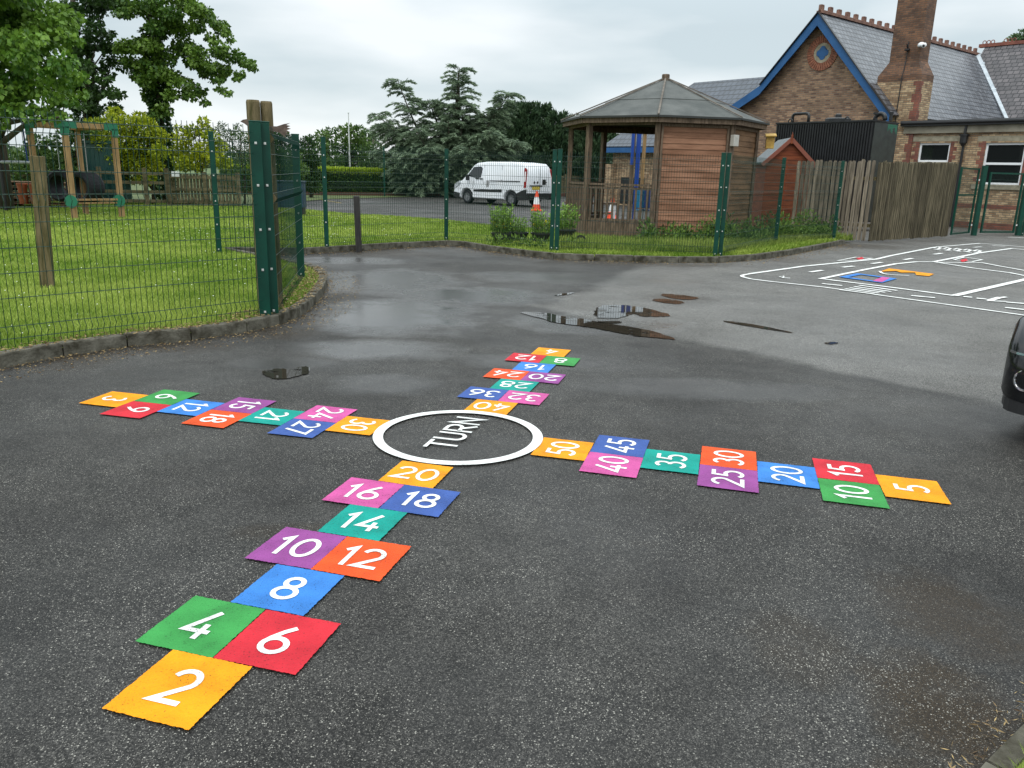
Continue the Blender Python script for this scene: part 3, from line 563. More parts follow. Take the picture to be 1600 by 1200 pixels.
# ================================================================== GAZEBO
GW1 = mat('gazebo_timber', (.075, .052, .036), .8, spec=.2, col2=(.19, .135, .095), scale=2.5, stretch=(9, 9, 1.5), detail=6, bump=.5, bscale=20)
GB = mat('gazebo_board', (.17, .075, .038), .62, spec=.3, col2=(.34, .17, .10), scale=1.1, stretch=(1.1, 1.1, 6), detail=7, bump=.5, bscale=14)
GBD = mat('gazebo_board_dark', (.10, .052, .025), .7, spec=.3, col2=(.22, .12, .06), scale=1.2, stretch=(1.1, 1.1, 5), detail=7, bump=.5, bscale=14)  # darker brown version of the gazebo boards, for the right-hand wall
FELT = mat('roof_felt', (.060, .066, .062), .85, col2=(.115, .12, .112), scale=1.5, detail=8, bump=.6, bscale=160)
gx, gy = 3.74, 21.80; gz = thing('gazebo', 'octagonal timber gazebo with grey felt roof, open on its left sides', 'gazebo', (gx, gy, .05))
VA = [R(-192+45*i) for i in range(8)]; Z0 = .0
def V8(i, r, z): return Vector((r*math.cos(VA[i % 8]), r*math.sin(VA[i % 8]), z))
RP = 2.38; EZ = 2.78
for i in range(8):
    mb = MB(); p = V8(i, RP, 0); mb.box((p.x, p.y, EZ/2), (.125, .125, EZ), VA[i]+math.pi/4*0); mb.build('post', GW1, gz, .006)
    a, b = V8(i, 2.60, 2.80), V8(i+1, 2.60, 2.80); mb = MB(); mb.bar(a, b, .035, .14); mb.bar(V8(i, RP+.02, EZ-.04), V8(i+1, RP+.02, EZ-.04), .05, .12); mb.build('eaves_beam', GW1, gz)
for i in range(8):
    a, b, c = V8(i, 2.66, 2.875), V8(i+1, 2.66, 2.875), Vector((0, 0, 3.93)); mb = MB()
    m1, m2 = a.lerp(c, .45), b.lerp(c, .45); up = Vector((0, 0, .02)); nn = ((b-a).cross(c-a)).normalized()
    lo = [a, b, m2+nn*.002, m1+nn*.002]; mb.add([*lo, *[q-nn*.025 for q in lo]], [(0, 1, 2, 3), (7, 6, 5, 4), (0, 4, 5, 1), (1, 5, 6, 2), (2, 6, 7, 3), (3, 7, 4, 0)])
    q = [m1+nn*.014-(c-m1).normalized()*.06, m2+nn*.014-(c-m2).normalized()*.06, c+nn*.014]; mb.add([*q, *[x-nn*.02 for x in q]], [(0, 1, 2), (5, 4, 3), (0, 3, 4, 1), (1, 4, 5, 2), (2, 5, 3, 0)])
    mb.build('roof_panel', FELT, gz)
    mb = MB(); mb.bar(V8(i, 2.68, 2.90), Vector((0, 0, 3.975)), .042, .025); mb.build('hip_batten', mat('batten_grey', (.10, .085, .07), .8, spec=.2, col2=(.19, .165, .14), scale=5), gz)
    mb = MB(); mb.bar(V8(i, 2.665, 2.862), V8(i+1, 2.665, 2.862), .03, .045); mb.build('roof_edge', mat('felt_edge', (.03, .032, .03), .8), gz)
mb = MB(); mb.lathe((0, 0, 3.86), [(.14, 0), (.13, .06), (.10, .065), (.10, .17), (.09, .19)], 8); mb.build('finial', GW1, gz)
mb = MB(); mb.prism([(2.40*math.cos(t), 2.40*math.sin(t)) for t in VA], .06, .28); mb.build('deck', GW1, gz)
def balustrade(i):
    a, b = V8(i, RP, 0), V8(i+1, RP, 0); d = (b-a).normalized(); a2, b2 = a+d*.07, b-d*.07; L = (b2-a2).length; nn = Vector((d.y, -d.x, 0))
    for nm, z, h_, w_ in (('handrail', 1.30, .05, .09), ('top_rail', 1.22, .06, .04), ('bottom_rail', .44, .07, .05), ('skirt_board', .21, .36, .035)):
        mb = MB(); mb.bar(a2+Vector((0, 0, z)), b2+Vector((0, 0, z)), w_, h_); mb.build(nm, GW1, gz)
    k = 11
    for j in range(k):
        t = (j+.5)/k; p = a2.lerp(b2, t)+nn*.03; mb = MB(); z = .42; tp = 1.21; le = random.uniform(-.012, .012)
        mb.bar((p.x, p.y, z), (p.x+le*d.x, p.y+le*d.y, tp), .05, .022, nn); mb.build('baluster', GW1, gz)
for i in (0, 1, 7): balustrade(i)
def wall(i, mt):
    a, b = V8(i, RP, 0), V8(i+1, RP, 0); d = (b-a).normalized(); a2, b2 = a+d*.065, b-d*.065; nn = Vector((d.y, -d.x, 0)); mb = MB(); z = .12; n = 20; hb = (2.66-.12)/n
    for j in range(n):
        z0_, z1_ = z+j*hb, z+(j+1)*hb+.006; e0, e1 = .027+random.uniform(0, .005), .013
        q = [a2+nn*e0+Vector((0, 0, z0_)), b2+nn*e0+Vector((0, 0, z0_)), b2+nn*e1+Vector((0, 0, z1_)), a2+nn*e1+Vector((0, 0, z1_))]
        r_ = [x-nn*.02 for x in q]; mb.add([*q, *r_], [(0, 1, 2, 3), (7, 6, 5, 4), (0, 4, 5, 1), (1, 5, 6, 2), (2, 6, 7, 3), (3, 7, 4, 0)])
    mb.build('board_wall', mt, gz)
    mb = MB()
    for p in (a2+d*.03, b2-d*.03): mb.bar((p+nn*.05)+Vector((0, 0, .1)), (p+nn*.05)+Vector((0, 0, 2.68)), .05, .025, nn)
    mb.bar(a2+nn*.052+Vector((0, 0, 2.68)), b2+nn*.052+Vector((0, 0, 2.68)), .03, .06); mb.build('wall_trim', GW1, gz)
wall(2, GB); wall(3, GBD); wall(4, GB); wall(5, GB)
p = V8(3, RP+.13, 2.38); mb = MB(); mb.box((p.x, p.y, p.z), (.17, .12, .26), VA[3]+math.pi/2); mb.box((p.x+.04, p.y-.07, p.z+.06), (.02, .03, .02)); mb.build('alarm_box', mat('pale_grey_metal', (.42, .40, .36), .5), gz, .012)
p = at(1203, 222, 21.2); bb = thing('bird_box', 'small yellow-brown wooden bird box on the gazebo side wall', 'bird box', (p[0], p[1], p[2]-.18)); YW = mat('yellow_wood', (.30, .17, .03), .7, col2=(.5, .32, .07), scale=6)
mb = MB(); mb.box((0, 0, .17), (.2, .2, .3), R(-12)); mb.build('box_body', YW, bb, .004); mb = MB(); mb.box((0, -.02, .35), (.27, .28, .025), R(-12), R(14)); mb.build('roof', YW, bb)
# ------------------------------------------------------------------ shed
SH = mat('shed_boards', (.13, .028, .010), .6, spec=.3, col2=(.24, .062, .022), scale=1.2, stretch=(1.5, 1.5, 10), detail=6, bump=.3)
sp_ = at(1238, 300, 25.4); sh = thing('garden_shed', 'small red-brown timber shed with grey felt roof behind the mesh fence', 'shed', (8.30, 25.4, 0), R(-6))
mb = MB(); W2 = .66; zE = 2.10; zA = 2.72
mb.prismy([(-W2, .05), (W2, .05), (W2, zE), (0, zA), (-W2, zE)], 0, 1.8); mb.build('wall', SH, sh)
mb = MB()
for j in range(17):
    z = .1+j*.15; wx = W2 if z < zE else W2*(zA-z)/(zA-zE)
    if wx > .08: mb.box((0, -.008, z), (2*wx-.01, .012, .128), 0, R(4))
mb.build('cladding', SH, sh)
for s_ in (-1, 1):
    mb = MB(); mb.bar((s_*(W2+.14), -.10, zE-.12), (0, -.10, zA+.035), .04, .11, (0, 1, 0) if False else (0, 0, 1)); mb.build('bargeboard', mat('shed_trim', (.20, .055, .03), .6), sh)
    mb = MB(); a = Vector((s_*(W2+.13), -.08, zE-.06)); b = Vector((0, -.08, zA+.06)); e = Vector((0, 2.0, 0)); t = Vector((0, 0, .025)); mb.add([a, b, b+e, a+e, a+t, b+t, b+e+t, a+e+t], [(0, 1, 2, 3), (7, 6, 5, 4), (0, 4, 5, 1), (1, 5, 6, 2), (2, 6, 7, 3), (3, 7, 4, 0)]); mb.build('roof_panel', mat('shed_felt', (.10, .115, .12), .8, col2=(.15, .165, .17), scale=8), sh)
mb = MB(); mb.prismy([(-.03, zA+.12), (0, zA+.24), (.03, zA+.12), (.03, zA-.1), (-.03, zA-.1)], -.13, -.1); mb.build('finial', SH, sh)
mb = MB(); mb.box((0, -.02, 1.0), (.03, .02, 1.7)); mb.build('door_batten', SH, sh)
# ------------------------------------------------------------------ picket fences
def pickets(label, p, q, n, h0, h1, wd, mt, jit=.0, gap=0):
    P, Q = Vector(p), Vector(q); root = thing('picket_fence', label, 'wooden fence', (*p, 0)); d = (Q-P).normalized(); L = (Q-P).length; nn = Vector((d.y, -d.x))
    for z in (.45, 1.65):
        mb = MB(); mb.bar((-nn.x*.05, -nn.y*.05, z), (d.x*L-nn.x*.05, d.y*L-nn.y*.05, z), .05, .09); mb.build('rail', MOSS, root)
    for j in range(n):
        t = (j+.5)/n*L; h_ = h0+(h1-h0)*j/n+random.uniform(-.03, .03)*(1 if jit else .5); mb = MB(); le = random.uniform(-jit, jit)
        a = Vector((d.x*t, d.y*t, .04+random.uniform(0, .03))); w = wd*random.uniform(.9, 1.05); x = Vector((d.x, d.y, 0)); up = Vector((d.x*le, d.y*le, 1))
        pts = []
        for oy_ in (.0, .022):
            o_ = Vector((nn.x, nn.y, 0))*oy_
            pts += [a-x*w/2+o_, a+x*w/2+o_, a+x*w/2+up*(h_-.05)+o_, a+x*w*.28+up*h_+o_, a-x*w*.28+up*h_+o_, a-x*w/2+up*(h_-.05)+o_]
        mb.add(pts, [(5, 4, 3, 2, 1, 0), (6, 7, 8, 9, 10, 11)]+[(i, (i+1) % 6, 6+(i+1) % 6, 6+i) for i in range(6)]); mb.build('picket', mt, root)
PK1 = mat('picket_grey', (.09, .075, .055), .85, col2=(.27, .225, .17), scale=2.2, stretch=(10, 10, .8), detail=6, bump=.6, orand=.35, spec=.2)
PK2 = mat('picket_mossy', (.036, .031, .018), .9, col2=(.15, .125, .08), scale=2.2, stretch=(10, 10, .8), detail=6, bump=.6, orand=.4, spec=.2)
pickets('grey weathered paling fence with gaps and leaning boards, beside the shed', (7.75, 22.95), (9.25, 21.40), 17, 2.02, 2.05, .098, PK1, .012)
pickets('long close-boarded mossy paling fence in front of the black tank', (9.30, 21.38), (12.85, 24.18), 44, 2.03, 2.1, .073, PK2)
# ------------------------------------------------------------------ black tank
BLK = mat('tank_black', (.006, .0065, .007), .42, col2=(.013, .014, .015), scale=3)
tA = 25.15; tb1 = float(at(1366, 190, 26.02) @ B_)
def onA(x, y, a): 
    d = ray(x, y); s_ = a/(d @ A_); return d*s_+np.array([0, 0, EYE])
pl, pr = onA(1213, 194, tA), onA(1366, 190, tA); b0, b1 = float(pl @ B_), float(pr @ B_); zt = float((pl[2]+pr[2])/2)
tk = thing('oil_tank', 'large black corrugated steel tank behind the palings, with pipes on top', 'tank', ab(tA, b1), R(-50)); Wt = b1-b0
mb = MB(); mb.bx(-Wt, 0, .03, 1.6, .3, zt); n = int(Wt/.09)
for j in range(n): mb.box((-Wt+(j+.5)*Wt/n, .012, (zt+.3)/2), (.045, .04, zt-.36))
mb.build('body', BLK, tk)
mb = MB(); mb.bx(-Wt-.02, .02, -.02, 1.62, zt+.002, zt+.05); mb.build('lid', BLK, tk)
mb = MB(); mb.bx(.004, .012, .05, 1.58, .35, zt-.02); mb.build('end_plate', mat('tank_end', (.020, .024, .023), .4, col2=(.035, .045, .04), scale=4), tk)
def px_on(x): return float(onA(x, 190, tA+.5) @ B_)-b1
x0, x1 = px_on(1238), px_on(1263); h_ = .36; mb = MB(); mb.tube([(x0, .5, zt+.03), (x0, .5, zt+h_-.08), (x0+.03, .5, zt+h_-.02), (x0+.1, .5, zt+h_), (x1-.1, .5, zt+h_), (x1-.03, .5, zt+h_-.02), (x1, .5, zt+h_-.08), (x1, .5, zt+.03)], .05, 10); mb.build('vent_pipe', BLK, tk, smooth=True)
xm = px_on(1309); mb = MB(); mb.lathe((xm, .5, zt+.04), [(.40, 0), (.40, .10), (.34, .13), (.10, .14), (.10, .24), (.05, .27)], 24); mb.build('manhole_cover', BLK, tk)
for xx in (1244, 1332):
    x = px_on(xx); mb = MB(); mb.tube([(x+.07*math.cos(t), .15, zt+.10+.07*math.sin(t)) for t in np.linspace(0, 2*math.pi, 15)], .02, 6); mb.build('lifting_eye', BLK, tk)
x = px_on(1377); mb = MB(); mb.tube([(x-.22+.17*(1-math.cos(t)), .5, zt+.06+.17*math.sin(t)*1.2) for t in np.linspace(0, math.pi, 12)], .065, 10); mb.build('bent_pipe', BLK, tk, smooth=True)
mb = MB(); mb.lathe((px_on(1368), .5, zt+.04), [(.05, 0), (.05, .2), (.1, .2), (.1, .26)], 12); mb.lathe((px_on(1391), .5, zt+.04), [(.05, 0), (.05, .2), (.07, .2), (.07, .26)], 12); mb.build('valve', BLK, tk)
mb = MB()
for k in range(9): mb.bx(.013, .016, .9+k*.07, .94+k*.07, zt-.05-random.uniform(.05, .3), zt-.03)
mb.build('green_drip', mat('verdigris', (.02, .16, .09), .6), tk)
# ================================================================== SCHOOL BUILDING (local X along the front, Y away)
ORG = ab(32., -15.)
BR_BUFF = brickmat('brick_buff', (.60, .43, .25), (.27, .16, .085), (.19, .16, .12), dark=.55, noisesc=3, bias=.1, ms=.011)
BR_BROWN = brickmat('brick_brown', (.36, .22, .13), (.13, .065, .042), (.18, .15, .115), dark=.62, noisesc=.9, ms=.012)
BR_STACK = brickmat('brick_stack', (.22, .105, .055), (.10, .05, .032), (.10, .075, .055), ms=.011, dark=.6, noisesc=1.6)
BR_RED = brickmat('brick_red', (.25, .08, .05), (.16, .055, .038), (.13, .09, .07), dark=.6, noisesc=2)
SL_Y = brickmat('slate_main', (.075, .082, .098), (.155, .162, .18), (.016, .016, .02), u='Y', bw=.28, rh=.2, ms=.022, rough=.35, bump=.7, dark=.75)
SL_X = brickmat('slate_wing', (.065, .057, .06), (.125, .108, .11), (.014, .012, .014), u='X', bw=.28, rh=.2, ms=.022, rough=.45, bump=.7, dark=.7)
SL_N = brickmat('slate_new', (.060, .070, .088), (.072, .084, .104), (.02, .022, .028), u='X', bw=.3, rh=.24, ms=.026, rough=.45, bump=.7, dark=.85)
BLUE = mat('blue_paint', (.018, .080, .21), .45, spec=.3, col2=(.026, .105, .26), scale=2)
STONE = mat('sandstone', (.20, .175, .12), .8, col2=(.34, .30, .22), scale=5, detail=6)
GUT = mat('gutter_black', (.012, .012, .013), .4)
LEAD = mat('lead', (.34, .38, .41), .45, .2, col2=(.50, .54, .57), scale=4)
UPVC = mat('white_frame', (.78, .79, .80), .35)
GLS = mat('window_glass', (.012, .014, .014), .05, spec=.6)
TERR = mat('terracotta', (.13, .062, .045), .8, col2=(.26, .14, .10), scale=4, detail=5)
bd = thing('school_building', 'Victorian brick school with blue bargeboards, slate roofs and tall chimney', 'building', ORG, R(-50))
# extension wall with openings
W1 = (.54, 1.67, 2.33, 3.02); W2_ = (2.88, 4.18, 1.57, 3.0); W3_ = (6.0, 7.3, 1.57, 3.0)
mb = MB(); XL, XR, ZT = -.72, 9.0, 3.36; cuts = [W1, W2_, W3_]; x = XL
for (a, b, c, d) in cuts:
    mb.bx(x, a, 0, .3, 0, ZT); mb.bx(a, b, 0, .3, 0, c); mb.bx(a, b, 0, .3, d, ZT); x = b
mb.bx(x, XR, 0, .3, 0, ZT); mb.build('extension_wall', BR_BUFF, bd)
mb = MB(); mb.bx(-.02, XR, -.006, 0, .02, .22); mb.bx(-.02, XR, -.005, 0, .72, .87); mb.build('red_brick_band', BR_RED, bd)
for k, (a, b, c, d) in enumerate(cuts):
    mb = MB(); mb2 = MB(); n = int((d-c+.1)/.15)
    for j in range(n+1):
        w = .24 if j % 2 else .13; z = c-.05+j*.15; z2 = min(z+.15, 3.06)
        if z2 > z: mb.bx(a-w, a, -.004, .0, z, z2); mb2.bx(b, b+w, -.004, .0, z, z2)
    mb.build('red_brick_jamb', BR_RED, bd); mb2.build('red_brick_jamb', BR_RED, bd)
    fr = MB(); t = .07
    fr.bx(a, a+t, .06, .12, c, d); fr.bx(b-t, b, .06, .12, c, d); fr.bx(a+t, b-t, .06, .12, d-t, d); fr.bx(a+t, b-t, .06, .12, c, c+t)
    if k: fr.bx(a+t, b-t, .055, .12, 2.25, 2.33)
    wn = fr.build('window', UPVC, bd, .004)
    g = MB(); g.bx(a+t, b-t, .09, .10, c+t, d-t); g.build('pane', GLS, wn)
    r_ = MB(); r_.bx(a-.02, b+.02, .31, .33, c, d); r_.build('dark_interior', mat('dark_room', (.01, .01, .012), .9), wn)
    s_ = MB(); s_.bx(a-.25, b+.25, -.05, .05, c-.17 if k else c-.1, c-.003); s_.build('sill', STONE, bd, .006)
    l_ = MB(); l_.bx(a-.3, b+.3, -.006, .0, d+.06, d+.24); l_.build('lintel', STONE, bd)
mb = MB(); mb.bx(-.10, XR, -.10, .5, ZT, 3.62); mb.build('fascia', mat('fascia_stone', (.17, .15, .11), .8, col2=(.27, .245, .19), scale=2), bd, .006)
mb = MB(); mb.bx(-.18, XR, -.22, .45, 3.623, 3.82); mb.tube([(-.18, -.2, 3.74), (XR, -.2, 3.74)], .075, 10); mb.build('gutter', GUT, bd)
mb = MB(); mb.bx(-.1, XR, .45, 11.4, 3.5, 3.78); mb.build('flat_roof', mat('flat_felt', (.05, .05, .052), .8), bd)
xp = 2.15; mb = MB(); mb.tube([(xp, -.07, 0.02), (xp, -.07, 2.95)], .045, 10); mb.lathe((xp, -.12, 2.95), [(.05, -.06), (.13, .06), (.13, .3), (.16, .3), (.16, .36)], 10); mb.tube([(xp, -.1, 3.3), (xp, -.1, 3.6)], .05); mb.build('drainpipe', GUT, bd)
# gable wall
GY = -.4
mb = MB(); g0 = [(-7.65, 0), (-.72, 0), (-.72, 4.28), (-3.84, 7.88), (-6.2, 5.25), (-7.65, 4.45)]; mb.prismy(g0, GY, GY+.35); mb.build('gable_wall', BR_BROWN, bd)
mb = MB(); mb.bx(-7.65, -7.3, GY+.35, 14, 0, 4.4); mb.bx(-1.05, -.73, GY+.35, 11.5, 0, 4.2); mb.build('side_wall', BR_BUFF, bd)
mb = MB()
def slab(mb, pts, t=.08):
    P = [Vector(p) for p in pts]; n_ = (P[1]-P[0]).cross(P[2]-P[0]).normalized()
    if n_.z < 0: n_ = -n_
    k = len(P); mb.add([*P, *[p+n_*t for p in P]], [tuple(range(k-1, -1, -1)), tuple(range(k, 2*k))]+[(i, (i+1) % k, k+(i+1) % k, k+i) for i in range(k)])
YF, YB = -.72, 14.9
slab(mb, [(-3.84, YF, 7.93), (-3.84, YB, 7.93), (-.42, YB, 4.0), (-.42, YF, 4.0)]); mb.build('roof_right_slope', SL_Y, bd)
mb = MB(); slab(mb, [(-3.845, YF, 7.93), (-3.845, YB, 7.93), (-6.25, YB, 5.33), (-6.25, YF, 5.33)]); slab(mb, [(-6.25, YF, 5.325), (-6.25, YB, 5.325), (-7.85, YB, 4.45), (-7.85, YF, 4.45)]); mb.build('roof_left_slope', SL_Y, bd)
def barge(pts, nm='bargeboard'):
    mb = MB(); n = len(pts); lo = [(x, z-.36*k) for (x, z), k in zip(pts, [1.25 if i == 0 else 1 for i in range(n)])]
    for i in range(n-1):
        q = [pts[i], pts[i+1], lo[i+1], lo[i]]; mb.prismy(q, YF-.06, YF-.01)
    mb.build(nm, BLUE, bd)
barge([(-3.84, 7.98), (-.40, 4.06)]); barge([(-3.842, 7.98), (-6.22, 5.40), (-7.9, 4.50)])
mb = MB()
for p, q in (((-3.84, 8.03), (-.38, 4.08)), ((-3.84, 8.03), (-6.22, 5.44))): mb.bar((p[0], YF-.06, p[1]), (q[0], YF-.06, q[1]), .14, .035)
mb.build('verge_trim', GUT, bd)
# ridge tiles with crest
mb = MB(); mb.bar((-3.84, YF, 8.04), (-3.84, YB, 8.04), .26, .10); mb.tube([(-3.84, YF, 8.08), (-3.84, YB, 8.08)], .07, 8)
y = YF+.12
while y < YB: mb.box((-3.84, y, 8.19), (.10, .26, .17)); mb.box((-3.84, y, 8.29), (.12, .20, .04)); y += .68
mb.build('ridge_crest', TERR, bd)
# round window
cx_, cz_ = -3.68, 6.53
def disc(r, n=40): return [(cx_+r*math.cos(2*math.pi*k/n), cz_+r*math.sin(2*math.pi*k/n)) for k in range(n)]
def annulus(name, r0, r1, y0, y1, mt, gap=0, n=40):
    mb = MB()
    for k in range(n):
        a0, a1 = 2*math.pi*(k+gap)/n, 2*math.pi*(k+1-gap)/n
        q = [(cx_+r*math.cos(a), cz_+r*math.sin(a)) for r, a in ((r0, a0), (r1, a0), (r1, a1), (r0, a1))]; mb.prismy(q, y0-random.uniform(0, .006), y1)
    return mb.build(name, mt, bd)
ORB = mat('orange_brick', (.15, .055, .032), .85, col2=(.30, .115, .065), scale=7, detail=3)
annulus('brick_ring', .38, .67, GY-.03, GY+.01, ORB, .1, 36); annulus('stone_ring', .27, .38, GY-.012, GY+.01, STONE)
mb = MB(); mb.prismy(disc(.30), GY-.004, GY+.004); mb.build('round_panel', STONE, bd)
q4 = []
for k in range(4):
    a = R(90*k); c = (cx_+.14*math.cos(a), cz_+.14*math.sin(a)); q4 += [(c[0]+.125*math.cos(a+R(t)), c[1]+.125*math.sin(a+R(t))) for t in range(-100, 101, 20)]
mb = MB(); mb.prismy(q4, GY-.02, GY-.006); mb.build('quatrefoil_panel', BLUE, bd)
# chimney
mb = MB(); F0 = -.06
def frus(mb, a, b):   # a,b = (x0,x1,y0,y1,z)
    vs = [(x, y, q[4]) for q in (a, b) for x, y in ((q[0], q[2]), (q[1], q[2]), (q[1], q[3]), (q[0], q[3]))]
    mb.add(vs, [(3, 2, 1, 0), (4, 5, 6, 7), (0, 1, 5, 4), (1, 2, 6, 5), (2, 3, 7, 6), (3, 0, 4, 7)])
frus(mb, (-1.42, .27, F0, .95, 0), (-1.42, .27, F0, .95, 5.28)); ch = mb.build('chimney_breast', BR_BUFF, bd)
mb = MB(); frus(mb, (-1.42, .27, F0, .95, 5.281), (-1.42, .27, F0, .95, 5.50)); frus(mb, (-1.42, .27, F0, .95, 5.501), (-1.10, .03, F0+.12, .80, 6.0)); frus(mb, (-1.10, .03, F0+.12, .80, 6.001), (-1.10, .03, F0+.12, .80, 10.2)); frus(mb, (-1.2, .13, F0+.02, .9, 10.201), (-1.2, .13, F0+.02, .9, 10.6)); mb.build('chimney_stack', BR_STACK, bd)
mb = MB()
for k in range(5): mb.box((.20-.045*k, .46, 5.52+k*.085), (.10, 1.0-.05*k, .03))
mb.build('weathering_tiles', STONE, bd)
mb = MB()
for j in range(35):
    w = .26 if (j//2) % 2 else .15; z = j*.15
    mb.bx(.27-w, .274, F0-.004, F0, z, z+.1495); mb.bx(.27, .274, F0+.0, F0+w*.9, z, z+.1495)
mb.build('red_brick_quoin', BR_RED, bd)
mb = MB(); mb.tube([(-.48, F0-.02, 3.4), (-.46, F0-.02, 5.4), (-.44, F0+.08, 6.05), (-.44, F0+.08, 6.7)], .018, 6); mb.lathe((-.42, F0+.02, 6.35), [(.07, 0), (.10, .02), (.10, .06), (.03, .1)], 10); mb.tube([(-.42, F0+.1, 6.42), (-.42, F0-.02, 6.5), (-.42, F0-.06, 6.58)], .025, 6); mb.build('lamp_bracket', GUT, bd)
mb = MB(); mb.lathe((.08, -.04, 6.45), [(.12, 0), (.13, .06), (.11, .12), (.05, .16)], 16); mb.tube([(.08, .2, 6.57), (.2, -.05, 6.5), (.24, -.2, 6.46)], [.06, .075, .075], 12); mb.cur = 1; mb.tube([(.24, -.2, 6.46), (.242, -.215, 6.458)], .045, 12); mb.build('security_camera', [UPVC, GUT], bd, smooth=True)
# eaves on the right side
mb = MB(); mb.bx(-.42, -.34, .96, 11.3, 3.92, 4.06); mb.build('eaves_gutter', GUT, bd)
# cross wing behind
mb = MB(); YW_, ZR = 15.0, 8.38
slab(mb, [(-3.6, YW_, ZR), (12, YW_, ZR), (12, 11.15, 4.30), (-3.6, 11.15, 4.30)]); mb.build('wing_roof', SL_X, bd)
mb = MB(); slab(mb, [(-3.6, YW_+.01, ZR), (12, YW_+.01, ZR), (12, 18.9, 4.3), (-3.6, 18.9, 4.3)]); mb.build('wing_back_roof', SL_X, bd)
mb = MB(); mb.bx(-3.0, 12, 11.42, 11.7, 0, 4.3); mb.build('wing_wall', BR_BUFF, bd)
RED2 = mat('red_ridge', (.16, .05, .035), .8, col2=(.24, .085, .055), scale=4)
mb = MB(); mb.bar((-3.9, YW_, ZR+.10), (12, YW_, ZR+.10), .3, .16)
x = -3.7
while x < 12:
    for k in range(3): mb.tube([(x+k*.2+.085*math.cos(t), YW_, ZR+.26+.085*math.sin(t)) for t in np.linspace(0, 2*math.pi, 11)], .022, 5)
    x += 1.0
mb.build('wing_ridge_crest', RED2, bd)
mb = MB(); mb.bar((-3.75, 14.55, 8.04), (-.55, 11.25, 4.50), .30, .05); mb.build('valley_lead', LEAD, bd)
mb = MB(); mb.bar((-3.3, 14.1, 7.56), (-3.22, 14.0, 7.45), .34, .07); mb.bar((-2.0, 12.76, 6.12), (-1.95, 12.7, 6.05), .34, .07); mb.build('lead_clip', LEAD, bd)
# low slate hall to the left
ha = thing('slate_hall', 'low brick hall with dark slate roof and blue fascia, seen through and above the gazebo', 'building', ORG, R(-50))
mb = MB(); mb.bx(-15.6, -7.68, .3, .6, 0, 2.85); mb.bx(-15.6, -15.3, .6, 8, 0, 2.85); mb.bx(-15.75, -15.3, -.1, .297, 0, 2.1); mb.build('wall', BR_BUFF, ha)
mb = MB(); slab(mb, [(-16.0, -.15, 2.93), (-13.4, 3.9, 6.30), (-7.7, 3.9, 6.30), (-7.7, -.15, 2.93)]); mb.build('front_slope', SL_N, ha)
mb = MB(); slab(mb, [(-16.0, -.15, 2.925), (-16.0, 8, 2.925), (-13.4, 3.9, 6.295)]); mb.build('hip_slope', SL_N, ha)
mb = MB(); slab(mb, [(-16.0, 8, 2.925), (-7.7, 8, 2.925), (-7.7, 3.91, 6.295), (-13.4, 3.91, 6.295)]); mb.build('back_slope', SL_N, ha)
mb = MB(); mb.bx(-16.0, -7.7, -.2, -.15, 2.68, 2.93); mb.bx(-16.05, -16.0, -.2, 8, 2.68, 2.92); mb.build('fascia', BLUE, ha)
mb = MB(); mb.bx(-14.9, -13.3, .27, .3, .1, 1.45); mb.build('dark_door', GUT, ha)
fr = MB(); fr.bx(-11.9, -10.4, .25, .3, .9, 2.2); wn = fr.build('window', UPVC, ha); g = MB(); g.bx(-11.8, -10.5, .24, .249, 1.0, 2.1); g.build('pane', GLS, wn)
# ================================================================== GATES
def gate(label, p, q, z0, z1, mid=True, lock=False):
    P, Q = Vector(p), Vector(q); root = thing('gate', label, 'gate', (*p, 0)); d = Q-P; L = d.length; d.normalize(); mb = MB()
    for t in (0.02, L-.02): mb.bar((d.x*t, d.y*t, z0), (d.x*t, d.y*t, z1), .05, .05, (d.x, d.y, 0))
    for z in [z0+.03, z1-.03]+([1.25] if mid else []): mb.bar((d.x*.05, d.y*.05, z), (d.x*(L-.05), d.y*(L-.05), z), .045, .05)
    mb.build('frame', GREEN, root)
    mb = MB(); panel(mb, (d.x*.04, d.y*.04), (d.x*(L-.04), d.y*(L-.04)), z0+.04, z1-.04, .05, (), .003, .2); mb.build('mesh_infill', WIRE, root)
    mb = MB(); 
    for z in (z0+.25, z1-.35): mb.box((d.x*(L+.02), d.y*(L+.02), z), (.09, .05, .05))
    mb.build('hinge', BOLT, root)
    return root
gate('left leaf of the green mesh gate, next to the end of the mossy palings', (13.05, 24.35), (14.25, 25.55), .08, 2.05)
gate('wide right leaf of the green mesh gate, under the tall window', (14.75, 25.8), (16.05, 26.2), .08, 1.95, False)
for (x, y, h_, lb) in ((14.48, 25.68, 2.12, 'stout green steel gate post in front of the tall window'), (16.22, 26.25, 1.95, 'green steel gate post nearest the right edge of the photo')):
    mb = MB(); mb.box((0, 0, h_/2), (.13, .13, h_)); mb.box((0, 0, h_+.008), (.14, .14, .016)); o = mb.build('gate_post', GREEN, None, .006); o.location = (x, y, 0); tag(o, lb, 'gate post', 'gate posts by the building')
run('green mesh fence continuing right of the gate', [(16.4, 26.3), (19.2, 27.2)], z0=0, tops=[1.95, 1.95])
